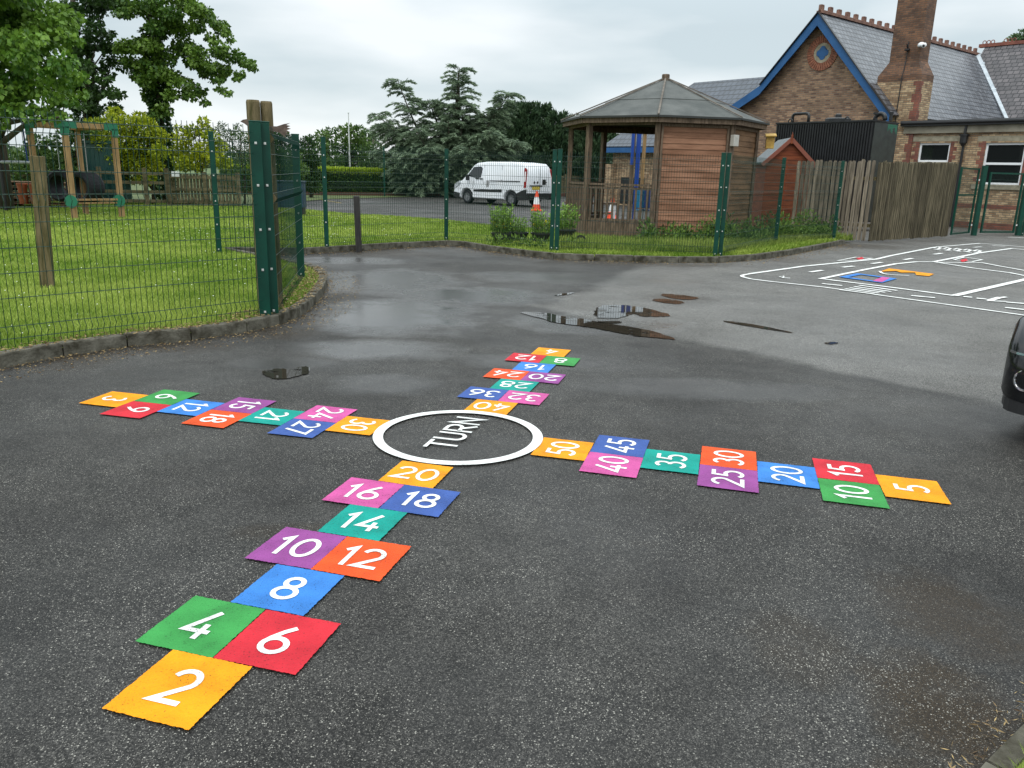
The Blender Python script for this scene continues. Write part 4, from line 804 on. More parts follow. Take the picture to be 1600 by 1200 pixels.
# ================================================================== PLAY FRAME WITH TYRES
TIM = mat('play_timber', (.20, .115, .045), .75, col2=(.36, .225, .10), scale=2, stretch=(10, 10, 1), detail=6, bump=.3)
PLG = mat('bracket_green', (.008, .14, .075), .45); TY = mat('tyre_rubber', (.008, .009, .011), .6, spec=.25, col2=(.018, .020, .024), scale=8)
pfz = thing('play_frame', 'square timber climbing frame with green corner brackets on the lawn', 'play frame', (-12.0, 22.6, .075))
PF = [np.array([*gp(117, 342, .075)]), np.array([*gp(191, 340, .075)])]; v = PF[1]-PF[0]; pv = np.array([-v[1], v[0]]); s_ = .95
PF = [PF[0], PF[1], PF[1]+pv*s_+(-.58, .2), PF[0]+pv*s_+(-.28, -.25)]
PF = [p-np.array([-12.0, 22.6]) for p in PF]
HT = 2.48
for p in PF: mb = MB(); mb.bar((p[0], p[1], 0), (p[0], p[1], HT), .13, .13, (v[0], v[1], 0)); mb.build('post', TIM, pfz, .01)
for i in range(4):
    a, b = PF[i], PF[(i+1) % 4]; d = (b-a)/np.linalg.norm(b-a); mb = MB(); mb.bar((*(a+d*.07), HT-.07), (*(b-d*.07), HT-.07), .10, .13); mb.build('top_beam', TIM, pfz, .008)
    mb = MB(); nn = np.array([d[1], -d[0]])*.072
    for e, sg in ((a, 1), (b, -1)):
        mb.box((*(e+d*sg*.1+nn), HT-.06), (.36, .012, .19), math.atan2(d[1], d[0])); mb.box((*(e+nn), HT-.22), (.17, .012, .22), math.atan2(d[1], d[0]))
    mb.build('bracket', PLG, pfz)
a, b = PF[0], PF[1]; mb = MB(); mb.bar((*a, .50), (*b, .50), .09, .05); mb.bar((*a, .41), (*b, .41), .05, .04); mb.build('step_bar', TIM, pfz)
for p in (a, b): mb = MB(); mb.tube([(p[0], p[1]-.075, .46), (p[0], p[1]-.10, .46)], .17, 14); mb.build('round_bracket', PLG, pfz)
def tyre(cx, cy, cz, ang, lab, chains):
    root = thing('tyre_swing', lab, 'tyre swing', (cx, cy, cz), ang, 'tyre swings under the play frame'); mb = MB(); prof = []
    for y, r_ in [(-.30, .30), (-.33, .38), (-.27, .44)]+[(-.25+.05*k+o_, .445+(.012 if o_ == 0 else -.004)) for k in range(10) for o_ in (0, .025)]+[(.27, .44), (.33, .38), (.30, .30), (.2, .30), (0, .36), (-.2, .30)]: prof.append((y, r_))
    n = 32; m_ = len(prof); vs = [(r_*math.cos(2*math.pi*k/n), y, r_*math.sin(2*math.pi*k/n)) for y, r_ in prof for k in range(n)]
    fs = [(i*n+k, ((i+1) % m_)*n+k, ((i+1) % m_)*n+(k+1) % n, i*n+(k+1) % n) for i in range(m_) for k in range(n)]; mb.add(vs, fs); mb.build('tyre', TY, root, smooth=False)
    for y in (-.15, .15):
        mb = MB(); mb.tube([(0, y, .45), (0, y, 1.52)], .012, 5); mb.build('chain', mat('chain_steel', (.45, .45, .45), .4, .7), root)
q1 = at(103, 295, 24.2); q2 = at(134, 297, 23.7)
tyre(q1[0], q1[1], .86, R(-10), 'black ribbed tyre swing on the left, half behind the play frame post', 2); tyre(q2[0], q2[1], .84, R(-14), 'black ribbed tyre swing on the right with its open end showing', 2)
# swing at the frame's left and ropes
rl = thing('swing_rail', 'galvanised rail on posts with blue ropes at the left edge of the photo', 'rail', (-15.0, 24.2, .05)); mb = MB(); mb.tube([(-3.5, 0, 1.42), (.75, .0, 1.45)], .045, 10); mb.build('rail', mat('galvanised', (.45, .48, .5), .4, .5), rl, smooth=True)
for x in (.75, -3.4): mb = MB(); mb.tube([(x, 0, 0), (x, 0, 1.45)], .05, 8); mb.build('post', mat('galvanised'), rl)
rb = at(34, 190, 24.2); re_ = at(43, 250, 24.2)
for o_ in (0, .10): mb = MB(); mb.tube([(rb[0]+15+o_, 0, rb[2]-.05), (re_[0]+15+o_, 0, 1.45)], .022, 6); mb.build('rope', mat('blue_rope', (.02, .06, .22), .7), rl)
mb = MB(); mb.tube([(rb[0]+14.2, 0, rb[2]-.03), (rb[0]+16, 0, rb[2]-.03)], .05, 8); mb.tube([(rb[0]+14.2, 0, 0), (rb[0]+14.2, 0, rb[2])], .05, 8); mb.build('top_bar', GUT, rl)
# green locker, log stack, timber fences
p0 = at(120, 222, 29.5); p1 = at(168, 222, 29.5)
gb = thing('storage_container', 'dark green steel container behind the play frame', 'container', ((p0[0]+p1[0])/2, 29.6, .03)); w = 1.25
mb = MB(); mb.bx(-.62, .62, 0, 1.2, .15, 2.15); 
for k in range(7): mb.bx(-.55+k*.16, -.50+k*.16, -.015, 0, .3, 2.0)
mb.build('body', mat('container_green', (.008, .06, .055), .4, col2=(.012, .08, .07), scale=3), gb, .01); mb = MB(); mb.bx(-.67, .67, -.06, 1.25, 2.152, 2.26); mb.build('lid', mat('container_green'), gb, .02)
mb = MB(); mb.bx(-1.1, -.64, .0, 1.0, .1, 1.9); mb.build('dark_side', GUT, gb)
TF = mat('fence_timber_old', (.06, .052, .024), .9, col2=(.17, .14, .075), scale=2, stretch=(1, 1, 4), detail=6)
def railfence(label, pts, h, nr, board=False):
    root = thing('timber_fence', label, 'wooden fence', (*pts[0], .03)); O = np.array(pts[0])
    for i in range(len(pts)-1):
        a, b = np.array(pts[i])-O, np.array(pts[i+1])-O
        for k in range(nr): z = .2+(h-.28)*k/(nr-1); mb = MB(); mb.bar((*a, z), (*b, z), .035, .11); mb.build('rail', TF, root)
        if board:
            L = np.linalg.norm(b-a); mb = MB(); n = int(L/.115)
            for j in range(n): c = a+(b-a)*(j+.5)/n; mb.box((c[0], c[1]+.04, h/2+.02), (.095, .015, h+random.uniform(-.03, .03)), math.atan2(b[1]-a[1], b[0]-a[0]))
            mb.build('palings', TF, root)
    for p in pts: p = np.array(p)-O; mb = MB(); mb.box((p[0], p[1]-.05, (h+.12)/2), (.12, .12, h+.12)); mb.build('post', TF, root)
railfence('open four-rail timber fence behind the play frame', [(-16.6, 28.9), (-14.9, 29.3), (-13.4, 29.6), (-12.7, 29.8)], 1.25, 4)
railfence('close timber paling fence in front of the yellow shrub', [(-12.65, 29.8), (-11.4, 30.0), (-10.3, 30.3)], 1.15, 3, True)
railfence('old timber fence running left behind the tyre stack', [(-32, 27.5), (-28, 28), (-24, 28.3), (-20, 28.6), (-16.7, 28.9)], 1.1, 3, True)
sg = at(273, 272, 29.6); mb = MB(); mb.bx(-.14, .14, -.012, .0, -.09, .09); o = mb.build('notice', mat('sign_white', (.8, .8, .82), .5), None, .003); o.location = (sg[0], 29.66, sg[2]); tag(o, 'small blank white notice fixed to the timber fence', 'sign')
pa = thing('pallet_stack', 'stack of timber pallets and orange planters at the left edge of the lawn', 'pallets', (-16.2, 26.6, .07)); TB = mat('pallet_brown', (.10, .055, .03), .85, col2=(.26, .15, .08), scale=4)
for k in range(5):
    mb = MB(); mb.bx(-1.5, 1.5, 0, .8, k*.17+.10, k*.17+.13)
    for x in (-1.4, -.5, .4, 1.3): mb.bx(x, x+.1, 0, .8, k*.17, k*.17+.10)
    mb.build('pallet', TB, pa)
for k, (x, z) in enumerate(((.25, .12), (.62, .12), (.25, .46), (.62, .46))): mb = MB(); mb.lathe((x+.0, -.25, z), [(.12, 0), (.15, .26), (.165, .26), (.165, .31)], 14); mb.build('planter', mat('planter_orange', (.33, .085, .03), .7), pa)
# flagpole
fp = gp(548, 303); mb = MB(); mb.tube([(0, 0, 0), (0, 0, 2.4), (0, 0, 4.95)], [.055, .045, .03], 8); mb.lathe((0, 0, 4.95), [(.05, 0), (.06, .04), (.02, .09)], 8); o = mb.build('flagpole', mat('pole_white', (.62, .63, .62), .4)); o.location = (-10.98, 54.0, 0); tag(o, 'thin white flagpole standing in front of the hedge', 'flagpole')
fg = thing('wrapped_bag', 'small white bundle hanging at the foot of the flagpole', 'bundle', (-11.2, 53.7, .1)); mb = MB(); mb.lathe((0, 0, .15), [(.05, 0), (.2, .15), (.22, .45), (.1, .7), (.12, .9)], 10); mb.build('bundle', mat('sign_white'), fg, smooth=True)
# long blue box glimpsed through the edge-on fence
bxq = at(448, 295, 26); bb2 = thing('blue_locker', 'dark blue storage box seen through the edge-on mesh fence', 'storage box', (bxq[0], 26, .07)); mb = MB(); mb.bx(-.55, .55, -.2, .2, .25, 1.02); mb.build('box_body', mat('navy', (.008, .035, .07), .5), bb2, .01); mb = MB(); mb.bx(-.58, .58, -.23, .23, 1.022, 1.07); mb.build('lid', mat('navy'), bb2, .01)
for x in (-.5, .5): mb = MB(); mb.bx(x-.04, x+.04, -.15, .15, 0, .25); mb.build('leg', GUT, bb2)
# ================================================================== VEHICLES
def carbody(name, prof, halfw, mt, parent, wfun, layers=((1., .07), (.965, .025), (.90, 0.))):
    """prof: closed side outline (x,z); inset sections at the flanks; wfun(x,z) scales the half width"""
    n = len(prof); P = [Vector(p) for p in prof]; ar = sum(P[i].x*P[(i+1) % n].y-P[(i+1) % n].x*P[i].y for i in range(n)); sg = 1 if ar > 0 else -1
    def inset(d):
        o = []
        for i in range(n):
            t = (P[(i+1) % n]-P[i-1]).normalized(); o.append(P[i]+Vector((-t.y, t.x))*d*sg)
        return o
    secs = [(k, inset(d)) for k, d in layers]; rows = [(-k, s) for k, s in secs]+[(k, s) for k, s in reversed(secs)]
    mb = MB(); vs = [(q.x, k*halfw*wfun(q.x, q.y), q.y) for k, s in rows for q in s]; m_ = len(rows)
    fs = [(i*n+j, i*n+(j+1) % n, (i+1)*n+(j+1) % n, (i+1)*n+j) for i in range(m_-1) for j in range(n)]+[tuple(range(n-1, -1, -1)), tuple((m_-1)*n+j for j in range(n))]
    if sg < 0: fs = [f[::-1] for f in fs]
    mb.add(vs, fs); o = mb.build(name, mt, parent); 
    import bmesh
    bm = bmesh.new(); bm.from_mesh(o.data); bmesh.ops.recalc_face_normals(bm, faces=bm.faces[:]); bm.to_mesh(o.data); bm.free()
    for p in o.data.polygons: p.use_smooth = True
    e = o.modifiers.new('edge', 'EDGE_SPLIT'); e.split_angle = R(38); return o
def plate(mb, pts, halfw, side, wfun, out=.006, t=.01):
    q = [(x, side*(halfw*wfun(x, z)+out), z) for x, z in pts]; q2 = [(x, side*(halfw*wfun(x, z)-t), z) for x, z in pts]; n = len(q)
    mb.add(q+q2, [tuple(range(n)), tuple(range(2*n-1, n-1, -1))]+[(i, (i+1) % n, n+(i+1) % n, n+i) for i in range(n)])
def wheel(parent, x, y, r, side):
    mb = MB(); prof = [(r*.62, .10), (r*.90, .105), (r, .07), (r, -.09), (r*.9, -.1)]; n = 28
    def rv(prof, n): 
        vs = [(x+rr*math.cos(2*math.pi*k/n), y+side*d, r+rr*math.sin(2*math.pi*k/n)) for rr, d in prof for k in range(n)]; m_ = len(prof)
        return vs, [(i*n+k, i*n+(k+1) % n, (i+1)*n+(k+1) % n, (i+1)*n+k) for i in range(m_-1) for k in range(n)]+[tuple((m_-1)*n+k for k in range(n))]
    mb.add(*rv(prof, n)); w = mb.build('wheel', TY, parent)
    mb = MB(); mb.add(*rv([(r*.62, .095), (r*.58, .06), (r*.25, .05), (r*.2, .085), (.01, .09)], n)); 
    for k in range(8):
        a = 2*math.pi*k/8; mb.bar((x+r*.2*math.cos(a), y+side*.075, r+r*.2*math.sin(a)), (x+r*.6*math.cos(a), y+side*.085, r+r*.6*math.sin(a)), .04, .02, (0, 1, 0))
    mb.build('rim', mat('rim_silver', (.30, .31, .32), .35, .7), w); return w
VW = mat('van_white', (.70, .73, .76), .28, col2=(.76, .78, .80), scale=2); VB = mat('van_black_plastic', (.012, .012, .013), .5); GLA = mat('vehicle_glass', (.012, .016, .02), .04, spec=.7)
vh = math.atan2(.66, -.75); rw = Vector(gp(799, 322)); hd = Vector((math.cos(vh), math.sin(vh))); lf = Vector((-hd.y, hd.x))
vo = rw+Vector((-lf.x, -lf.y))*0+hd*1.45 - lf*(.86) if False else rw+hd*1.45
# the flank facing us is the left one (-lf points away from us): put centre behind that flank
side_to_cam = 1 if lf.dot(-vo) > 0 else -1
vo = vo - lf*side_to_cam*.86
van = thing('van', 'white panel van parked on the far court, facing left', 'van', (vo.x, vo.y, 0), vh)
vp = [(-2.42, .38), (-2.46, .75), (-2.44, 1.35), (-2.34, 1.80), (-2.16, 1.97), (-1.4, 2.03), (.2, 2.02), (.85, 1.96), (1.05, 1.86), (1.55, 1.35), (1.82, 1.13), (2.25, .98), (2.42, .80), (2.47, .55), (2.44, .32), (2.2, .26), (1.88, .26), (1.82, .52), (1.66, .66), (1.45, .71), (1.25, .66), (1.09, .52), (1.03, .26), (-1.05, .26), (-1.10, .52), (-1.26, .66), (-1.48, .71), (-1.69, .66), (-1.85, .52), (-1.9, .28)]
def vw(x, z): return (1-.13*max(0, (z-1.0))**1.3)*(1-.10*max(0, (x-1.2)/1.25)**2)*(1-.02*max(0, (-x-1.9)/.5))
carbody('body', vp, .985, VW, van, vw)
for sd in (-1, 1):
    mb = MB(); plate(mb, [(1.42, 1.34), (1.02, 1.76), (.55, 1.80), (.42, 1.70), (.5, 1.28), (.8, 1.24)], .985, sd, vw); mb.build('side_window', GLA, van)
    mb = MB(); plate(mb, [(.95, .60), (.95, .70), (-.92, .76), (-.92, .62)], .985, sd, vw, .015); mb.build('side_moulding', VB, van)
    mb = MB(); plate(mb, [(-.1, 1.12), (-.1, 1.155), (-2.05, 1.17), (-2.05, 1.135)], .985, sd, vw, .01); mb.build('door_rail', VB, van)
    mb = MB(); plate(mb, [(-.05, 1.15), (.10, 1.15), (.10, .86), (-.05, .86)], .985, sd, vw, .008); mb.build('fuel_flap', mat('flap_grey', (.3, .3, .3), .5), van)
    for hx in (.35, .02+.6): mb = MB(); plate(mb, [(hx, 1.20), (hx+.22, 1.20), (hx+.22, 1.24), (hx, 1.24)], .985, sd, vw, .02); mb.build('door_handle', VB, van)
    for xs in (1.0, .30, -.86): mb = MB(); plate(mb, [(xs, .62), (xs+.014, .62), (xs+.014, 1.22 if xs > .9 else 1.86), (xs, 1.22 if xs > .9 else 1.86)], .985, sd, vw, .003); mb.build('door_seam', mat('seam_grey', (.12, .12, .13), .6), van)
    mb = MB(); plate(mb, [(-2.30, .88), (-2.42, .88), (-2.40, 1.70), (-2.28, 1.78), (-2.24, 1.7)], .985, sd, vw, .018, .03); mb.build('tail_light', mat('tail_red', (.28, .012, .015), .25), van)
    mb = MB(); plate(mb, [(-2.31, 1.15), (-2.38, 1.15), (-2.37, 1.6), (-2.30, 1.6)], .985, sd, vw, .024, .0); mb.build('tail_lens', mat('lens_clear', (.7, .65, .65), .15), van)
    mb = MB(); plate(mb, [(2.2, .80), (2.42, .72), (2.36, .93), (1.95, 1.10), (1.9, 1.0)], .985, sd, vw, .012); mb.build('headlight', mat('lens_grey', (.45, .48, .5), .1), van)
    mb = MB(); plate(mb, [(-1.95, .30), (-2.44, .32), (-2.46, .80), (-2.3, .78), (-1.85, .6)], .985, sd, vw, .012); mb.build('rear_bumper_corner', VB, van)
    mb = MB(); plate(mb, [(1.95, .26), (2.44, .30), (2.46, .55), (1.95, .50)], .985, sd, vw, .012); mb.build('front_bumper_corner', VB, van)
    mb = MB(); mb.box((1.30, sd*1.08, 1.25), (.12, .16, .26)); mb.build('mirror', VB, van, .02)
    for xx in (1.45, -1.48):
        wheel(van, xx, sd*.84, .335, sd)
mb = MB(); mb.box((-2.475, 0, .50), (.06, 1.9, .26)); mb.build('rear_bumper', VB, van, .02)
mb = MB(); mb.box((-2.462, -sd*0+.0, 1.2), (.012, .02, 1.3)); mb.build('door_gap', VB, van)
mb = MB(); mb.box((-2.47, .30, .86), (.012, .55, .14)); mb.build('number_plate', mat('plate_yellow', (.55, .42, .06), .5), van)
mb = MB(); mb.box((-2.475, .30, .97), (.03, .9, .045)); mb.build('plate_lamp_bar', VB, van)
mb = MB(); mb.box((-2.47, -.30, 1.14), (.014, .22, .24)); mb.box((-2.485, -.36, 1.13), (.03, .24, .035)); mb.build('lock_handle', VB, van)
for yy, c_ in ((.42, (.03, .01, .01)), (.18, (.03, .03, .03))): mb = MB(); mb.box((-2.472, yy, 1.12), (.006, .10, .10), 0, R(45)); mb.build('rear_sticker', mat('sticker', (.03, .02, .02), .5), van)
mb = MB()
for yy in np.linspace(-.7, .7, 2): pass
ws = [(1.08, 1.83), (1.53, 1.37)]; mb.add([(ws[0][0]+.02, -.72, ws[0][1]+.0), (ws[0][0]+.02, .72, ws[0][1]), (ws[1][0]+.03, .82, ws[1][1]), (ws[1][0]+.03, -.82, ws[1][1]), (ws[0][0]-.02, -.72, ws[0][1]-.03), (ws[0][0]-.02, .72, ws[0][1]-.03), (ws[1][0], .82, ws[1][1]-.03), (ws[1][0], -.82, ws[1][1]-.03)], [(0, 1, 2, 3), (7, 6, 5, 4), (0, 4, 5, 1), (1, 5, 6, 2), (2, 6, 7, 3), (3, 7, 4, 0)]); mb.build('windscreen', GLA, van)
# black car at the right edge
CB = mat('car_black', (.006, .0065, .008), .12, spec=.6); ch_ = math.atan2(-.5, -.866); hc = Vector((math.cos(ch_), math.sin(ch_))); lc = Vector((-hc.y, hc.x))
corner = Vector(gp(1577, 628, .22)); # its right-front bumper corner as we see it
def cw(x, z): return (1-.17*max(0, z-.75)**1.1)*(1-.22*max(0, (x-1.45)/.65)**2.2)*(1-.16*max(0, (-x-1.5)/.6)**2)*(1-.035*max(0, (.35-z)/.2)**2)
sgn = 1 if lc.dot(corner) < 0 else -1   # which flank side is nearest the centre of the view
co_ = corner-hc*1.86+lc*sgn*.74
cp = [(-2.0, .30), (-2.06, .60), (-1.98, .95), (-1.75, 1.36), (-1.3, 1.46), (-.3, 1.48), (.25, 1.40), (.95, 1.0), (1.5, .91), (1.86, .80), (2.02, .64), (2.06, .46), (2.03, .28), (1.9, .20), (1.65, .19), (1.6, .42), (1.45, .56), (1.26, .61), (1.07, .56), (.93, .42), (.88, .19), (-.88, .19), (-.93, .42), (-1.08, .56), (-1.27, .61), (-1.46, .56), (-1.6, .42), (-1.65, .2), (-1.9, .22)]
car = thing('parked_car', 'black car whose front corner shows at the right edge', 'car', (co_.x, co_.y, 0), ch_)
carbody('body', cp, .87, CB, car, cw, ((1., .09), (.975, .045), (.92, .012), (.82, 0.)))
for sd in (-1, 1):
    def wrap(name, z0, z1, x0, yend, mt_, th=.03, out=.0):
        fx = np.interp((z0+z1)/2, [.28, .46, .64, .80], [2.02, 2.055, 2.01, 1.85]); zc_ = (z0+z1)/2
        pth = [(x, .87*cw(x, zc_)-.004+out) for x in np.linspace(x0, 1.84, 4)]+[(fx-.10+out*.5, .735+out), (fx-.05+out, .712+out*.7), (fx-.012+out, .665), (fx+out, .60), (fx+out, .5), (fx+out, .38), (fx+out, yend)]
        pth = [q for q in pth if q[1] >= yend-1e-6]; mb = MB(); n = len(pth); vs = []
        for (x, y), sc_ in [(q, 1) for q in pth]:
            ix, iy = x-th*(.9 if y < .7 else .3), y-th*(.3 if y < .6 else .9)
            lean_ = (.05 if z1 > .7 else 0)
            vs += [(x, sd*y, z0), (x-lean_, sd*(y-lean_*.4), z1), (ix-lean_, sd*(iy-lean_*.4), z1), (ix, sd*iy, z0)]
        fs = [(4*i_+a, 4*i_+(a+1) % 4, 4*i_+4+(a+1) % 4, 4*i_+4+a) for i_ in range(n-1) for a in range(4)]+[(0, 1, 2, 3), (4*n-1, 4*n-2, 4*n-3, 4*n-4)]
        mb.add(vs, fs); return mb.build(name, mt_, car)
    wrap('headlight', .595, .745, 1.62, .40, mat('lens_dark', (.05, .06, .08), .06, spec=.8), out=.010)
    wrap('chrome_strip', .572, .586, 1.55, .40, mat('chrome', (.6, .6, .62), .1, 1), out=.018)
    wrap('bumper_lip', .20, .29, 1.64, 0., VB, out=.004)
    mb = MB(); mb.box((1.75, sd*.2, .1), (.01, .01, .01)) if False else plate(mb, [(.85, 1.0), (.25, 1.33), (-.9, 1.36), (-1.4, 1.1), (-1.3, .96)], .87, sd, cw, .004); mb.build('side_window', GLA, car)
    for xx in (1.26, -1.27): wheel(car, xx, sd*.75, .30, sd)
    mb = MB(); c = Vector((1.965, sd*.58, .42)); mb.tube([c+Vector((.0, 0, 0)), c+Vector((.078, sd*.01, 0))], .055, 16); fo = mb.build('fog_lamp', mat('lens_dark'), car)
    mb = MB(); mb.tube([c+Vector((.08, .062*math.cos(t), .062*math.sin(t))) for t in np.linspace(0, 2*math.pi, 21)], .008, 6); mb.build('fog_lamp_ring', mat('chrome'), fo)
mb = MB(); mb.box((2.035, 0, .60), (.04, .74, .09)); mb.build('grille', VB, car, .008)
mb = MB(); mb.box((2.062, 0, .42), (.012, .52, .11)); mb.build('number_plate', mat('plate_white', (.6, .6, .58), .4), car)
mb = MB(); mb.add([(.99, -.66, 1.0), (.99, .66, 1.0), (.30, .60, 1.40), (.30, -.60, 1.40), (.95, -.66, .97), (.95, .66, .97), (.26, .60, 1.37), (.26, -.60, 1.37)], [(0, 1, 2, 3), (7, 6, 5, 4), (0, 4, 5, 1), (1, 5, 6, 2), (2, 6, 7, 3), (3, 7, 4, 0)]); mb.build('windscreen', GLA, car)
# ================================================================== CONES AND BITS BEHIND THE GAZEBO
def cone(x, y, h, lab):
    root = thing('traffic_cone', lab, 'traffic cone', (x, y, .004), 0, 'traffic cones'); OR = mat('cone_orange', (.75, .075, .02), .5); k = h/.75
    mb = MB(); mb.box((0, 0, .02*k), (.40*k, .40*k, .04*k)); mb.build('base', OR, root, .01)
    mb = MB(); mb.lathe((0, 0, .04*k), [(.155*k, 0), (.125*k, .20*k)], 20); mb.cur = 1; mb.lathe((0, 0, .24*k), [(.124*k, 0), (.078*k, .26*k)], 20); mb.cur = 0; mb.lathe((0, 0, .50*k), [(.077*k, 0), (.04*k, .21*k), (.03*k, .215*k)], 20); mb.build('cone_body', [OR, mat('cone_white', (.75, .75, .74), .4)], root)
cx1 = gp(838, 329.5); cone(cx1[0], cx1[1], .86, 'orange and white traffic cone standing beside the white van')
cone(3.52, 30.0, .80, 'orange and white traffic cone seen through the gazebo balusters')
# open timber canopy with blue posts behind the gazebo
cn = thing('canopy', 'timber canopy with a bright blue post, seen through the gazebo', 'canopy', (3.7, 26.6, 0)); BP = mat('bright_blue', (.01, .055, .30), .4)
for nm, x, w, mt in (('blue_post', at(995, 270, 26.6)[0], .13, BP), ('timber_post', at(1004, 270, 26.6)[0], .10, TIM), ('timber_post', at(987, 270, 26.6)[0], .12, GW1), ('blue_pipe', at(986, 270, 26.4)[0], .09, BP)):
    mb = MB(); z0_ = 0 if nm != 'blue_pipe' else 1.9; mb.box((x-3.7, 0 if nm != 'blue_pipe' else -.2, (2.9+z0_)/2), (w, w, 2.9-z0_)); mb.build(nm, mt, cn)
mb = MB(); mb.bx(.1, 2.6, -.1, .1, 2.9, 3.05); mb.build('top_beam', GW1, cn)
for xx, c_, lb in ((1001, (.01, .16, .30), 'teal plastic toy chair'), (1010, (.01, .03, .12), 'navy plastic chair')):
    p = at(xx, 310, 26.0); root = thing('child_chair', lb+' behind the gazebo balusters', 'chair', (p[0], 26.0, 0)); cm = mat(lb.replace(' ', '_'), c_, .4)
    mb = MB(); mb.bx(-.15, .15, -.15, .15, .50, .53); mb.build('seat', cm, root, .01); mb = MB(); mb.box((0, .15, .88), (.3, .025, .62), 0, R(-6)); mb.build('backrest', cm, root, .02)
    for a in (-.13, .13):
        for b in (-.13, .13): mb = MB(); mb.tube([(a, b, 0), (a, b, .5)], .014, 6); mb.build('leg', mat('galvanised'), root)
rc_ = thing('toy_kitchen', 'dark wooden outdoor play bench with white legs behind the gazebo balusters', 'bench', (2.5, 27.2, 0))
mb = MB(); mb.bx(-.9, .8, -.3, .3, .62, .68); mb.build('top', GW1, rc_); mb = MB(); mb.bx(-.9, .8, -.25, .25, .30, .34); mb.build('shelf', GW1, rc_)
for x in (-.8, -.3, .2, .7): mb = MB(); mb.bx(x, x+.07, -.28, -.2, 0, .62); mb.build('leg', mat('sign_white'), rc_)
# ================================================================== PLANTS
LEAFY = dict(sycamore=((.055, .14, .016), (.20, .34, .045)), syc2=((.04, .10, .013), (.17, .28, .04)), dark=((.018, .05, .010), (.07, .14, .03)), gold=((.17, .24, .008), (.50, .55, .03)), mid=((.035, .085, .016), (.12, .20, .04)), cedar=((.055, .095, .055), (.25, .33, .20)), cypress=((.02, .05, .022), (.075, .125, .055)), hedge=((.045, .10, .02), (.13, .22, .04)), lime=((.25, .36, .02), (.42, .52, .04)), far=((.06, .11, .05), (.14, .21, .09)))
def lm(k): return mat('leaf_'+k, LEAFY[k][0], .5, spec=.35, col2=LEAFY[k][1], attr=True, ramp=(0, 1), trans=.22)
BARK = mat('bark', (.035, .028, .02), .95, col2=(.09, .075, .055), scale=3, stretch=(6, 6, 1), detail=6, bump=1)
def clumps_leaves(CL, n_per, size, key, root, droop=.25, name='crown', up=.3, wr=.6, fill=.35):
    """CL: list of (centre(3), radius(3)) local. leaves on shells of clumps, layered"""
    Ps, Ds, Vb = [], [], []
    for c, r in CL:
        r = np.array(r) if np.ndim(r) else np.array([r, r, r*.7]); n = int(n_per*(r.mean()**2)); d = unit(RNG.normal(0, 1, (n, 3))); rad = np.where(RNG.random(n) < fill, RNG.uniform(.2, .9, n), RNG.uniform(.82, 1.12, n))
        bump_ = 1+.22*np.sin(d[:, 0]*7+c[0]*3)*np.sin(d[:, 1]*6+c[1])*np.cos(d[:, 2]*5+c[2])
        P = np.array(c)+d*r*(rad*bump_)[:, None]; Ps.append(P); D = d*.8; D[:, 2] += up-droop*(1+RNG.random(n)); Ds.append(D); b_ = RNG.normal(.5, .26); Vb.append(np.clip(b_+.2*d[:, 2]*0+RNG.normal(0, .2, n), 0, 1))
    P = np.concatenate(Ps); return leafmesh(name, P, np.concatenate(Ds), size, lm(key), root, wr, .45, np.concatenate(Vb))
def trunk(root, pts, r0, r1, name='trunk', n=10, mt=None):
    mb = MB(); k = len(pts); mb.tube(pts, [r0+(r1-r0)*i/(k-1) for i in range(k)], n); return mb.build(name, mt or BARK, root, smooth=True)
def branches(root, base, CL, k, r=.09, top=None):
    mb = MB()
    for c, _ in random.sample(CL, min(k, len(CL))):
        c = np.array(c); s = np.array([base[0], base[1], min(max(c[2]*.55, base[2]), top or c[2])]); m_ = (s+c)/2+np.array([random.uniform(-.3, .3), random.uniform(-.3, .3), .25]); mb.tube([s, m_, c], [r, r*.6, r*.2], 6)
    mb.build('branches', BARK, root, smooth=True)
def tree(label, x, y, CL, key, n_per, size, tr_r=.25, tr_top=None, br=14, cat='tree', name='tree', group=None, droop=.25, ivy=None, z0=0., fill=.35, wr=.6, up=.3):
    root = thing(name, label, cat, (x, y, z0), 0, group); CL = [((c[0]-x, c[1]-y, c[2]-z0), r) for c, r in CL]
    zt = tr_top or max(c[2] for c, r in CL); trunk(root, [(0, 0, 0), (.05, .02, zt*.35), (-.05, 0, zt*.7), (0, 0, zt)], tr_r, tr_r*.3)
    clumps_leaves(CL, n_per, size, key, root, droop, fill=fill, wr=wr, up=up); br and branches(root, (0, 0, zt*.2), CL, br, tr_r*.35)
    if ivy:
        n = 5000; zz = RNG.uniform(.2, ivy, n); a = RNG.uniform(0, 2*np.pi, n); rr = tr_r*1.2+RNG.uniform(0, .28, n)*(.7+.3*np.sin(zz*3)); P = np.c_[rr*np.cos(a), rr*np.sin(a), zz]; leafmesh('ivy', P, np.c_[np.cos(a), np.sin(a), -.4*np.ones(n)], .13, lm('dark'), root, .8, .4)
    return root
def shellclumps(c, R3, n, r, zmin=None, flat_=.0):
    out = []; i = 0
    while len(out) < n and i < 9999:
        i += 1; d = unit(RNG.normal(0, 1, 3)); k = RNG.uniform(.55, 1.0); p = np.array(c)+d*np.array(R3)*k
        if zmin is not None and p[2] < zmin: continue
        out.append((tuple(p), r*RNG.uniform(.7, 1.25)))
    return out
def pxcl(lst, D, jd=1.0, sc_=1.0, sub=1, flat_=.75):   # clumps from a silhouette: (px, py, radius in px), spread in depth round D
    o = []
    for x, y, r in lst:
        for k in range(sub):
            d = D+RNG.uniform(-jd, jd); q = unit(RNG.normal(0, 1, 2))*r*(RNG.uniform(.15, .8) if sub > 1 else 0); p = at(x+q[0], y+q[1]*.8, d); rr = r*d/F*sc_*(RNG.uniform(.42, .72) if sub > 1 else 1); o.append((tuple(p), (rr, rr, rr*flat_)))
    return o
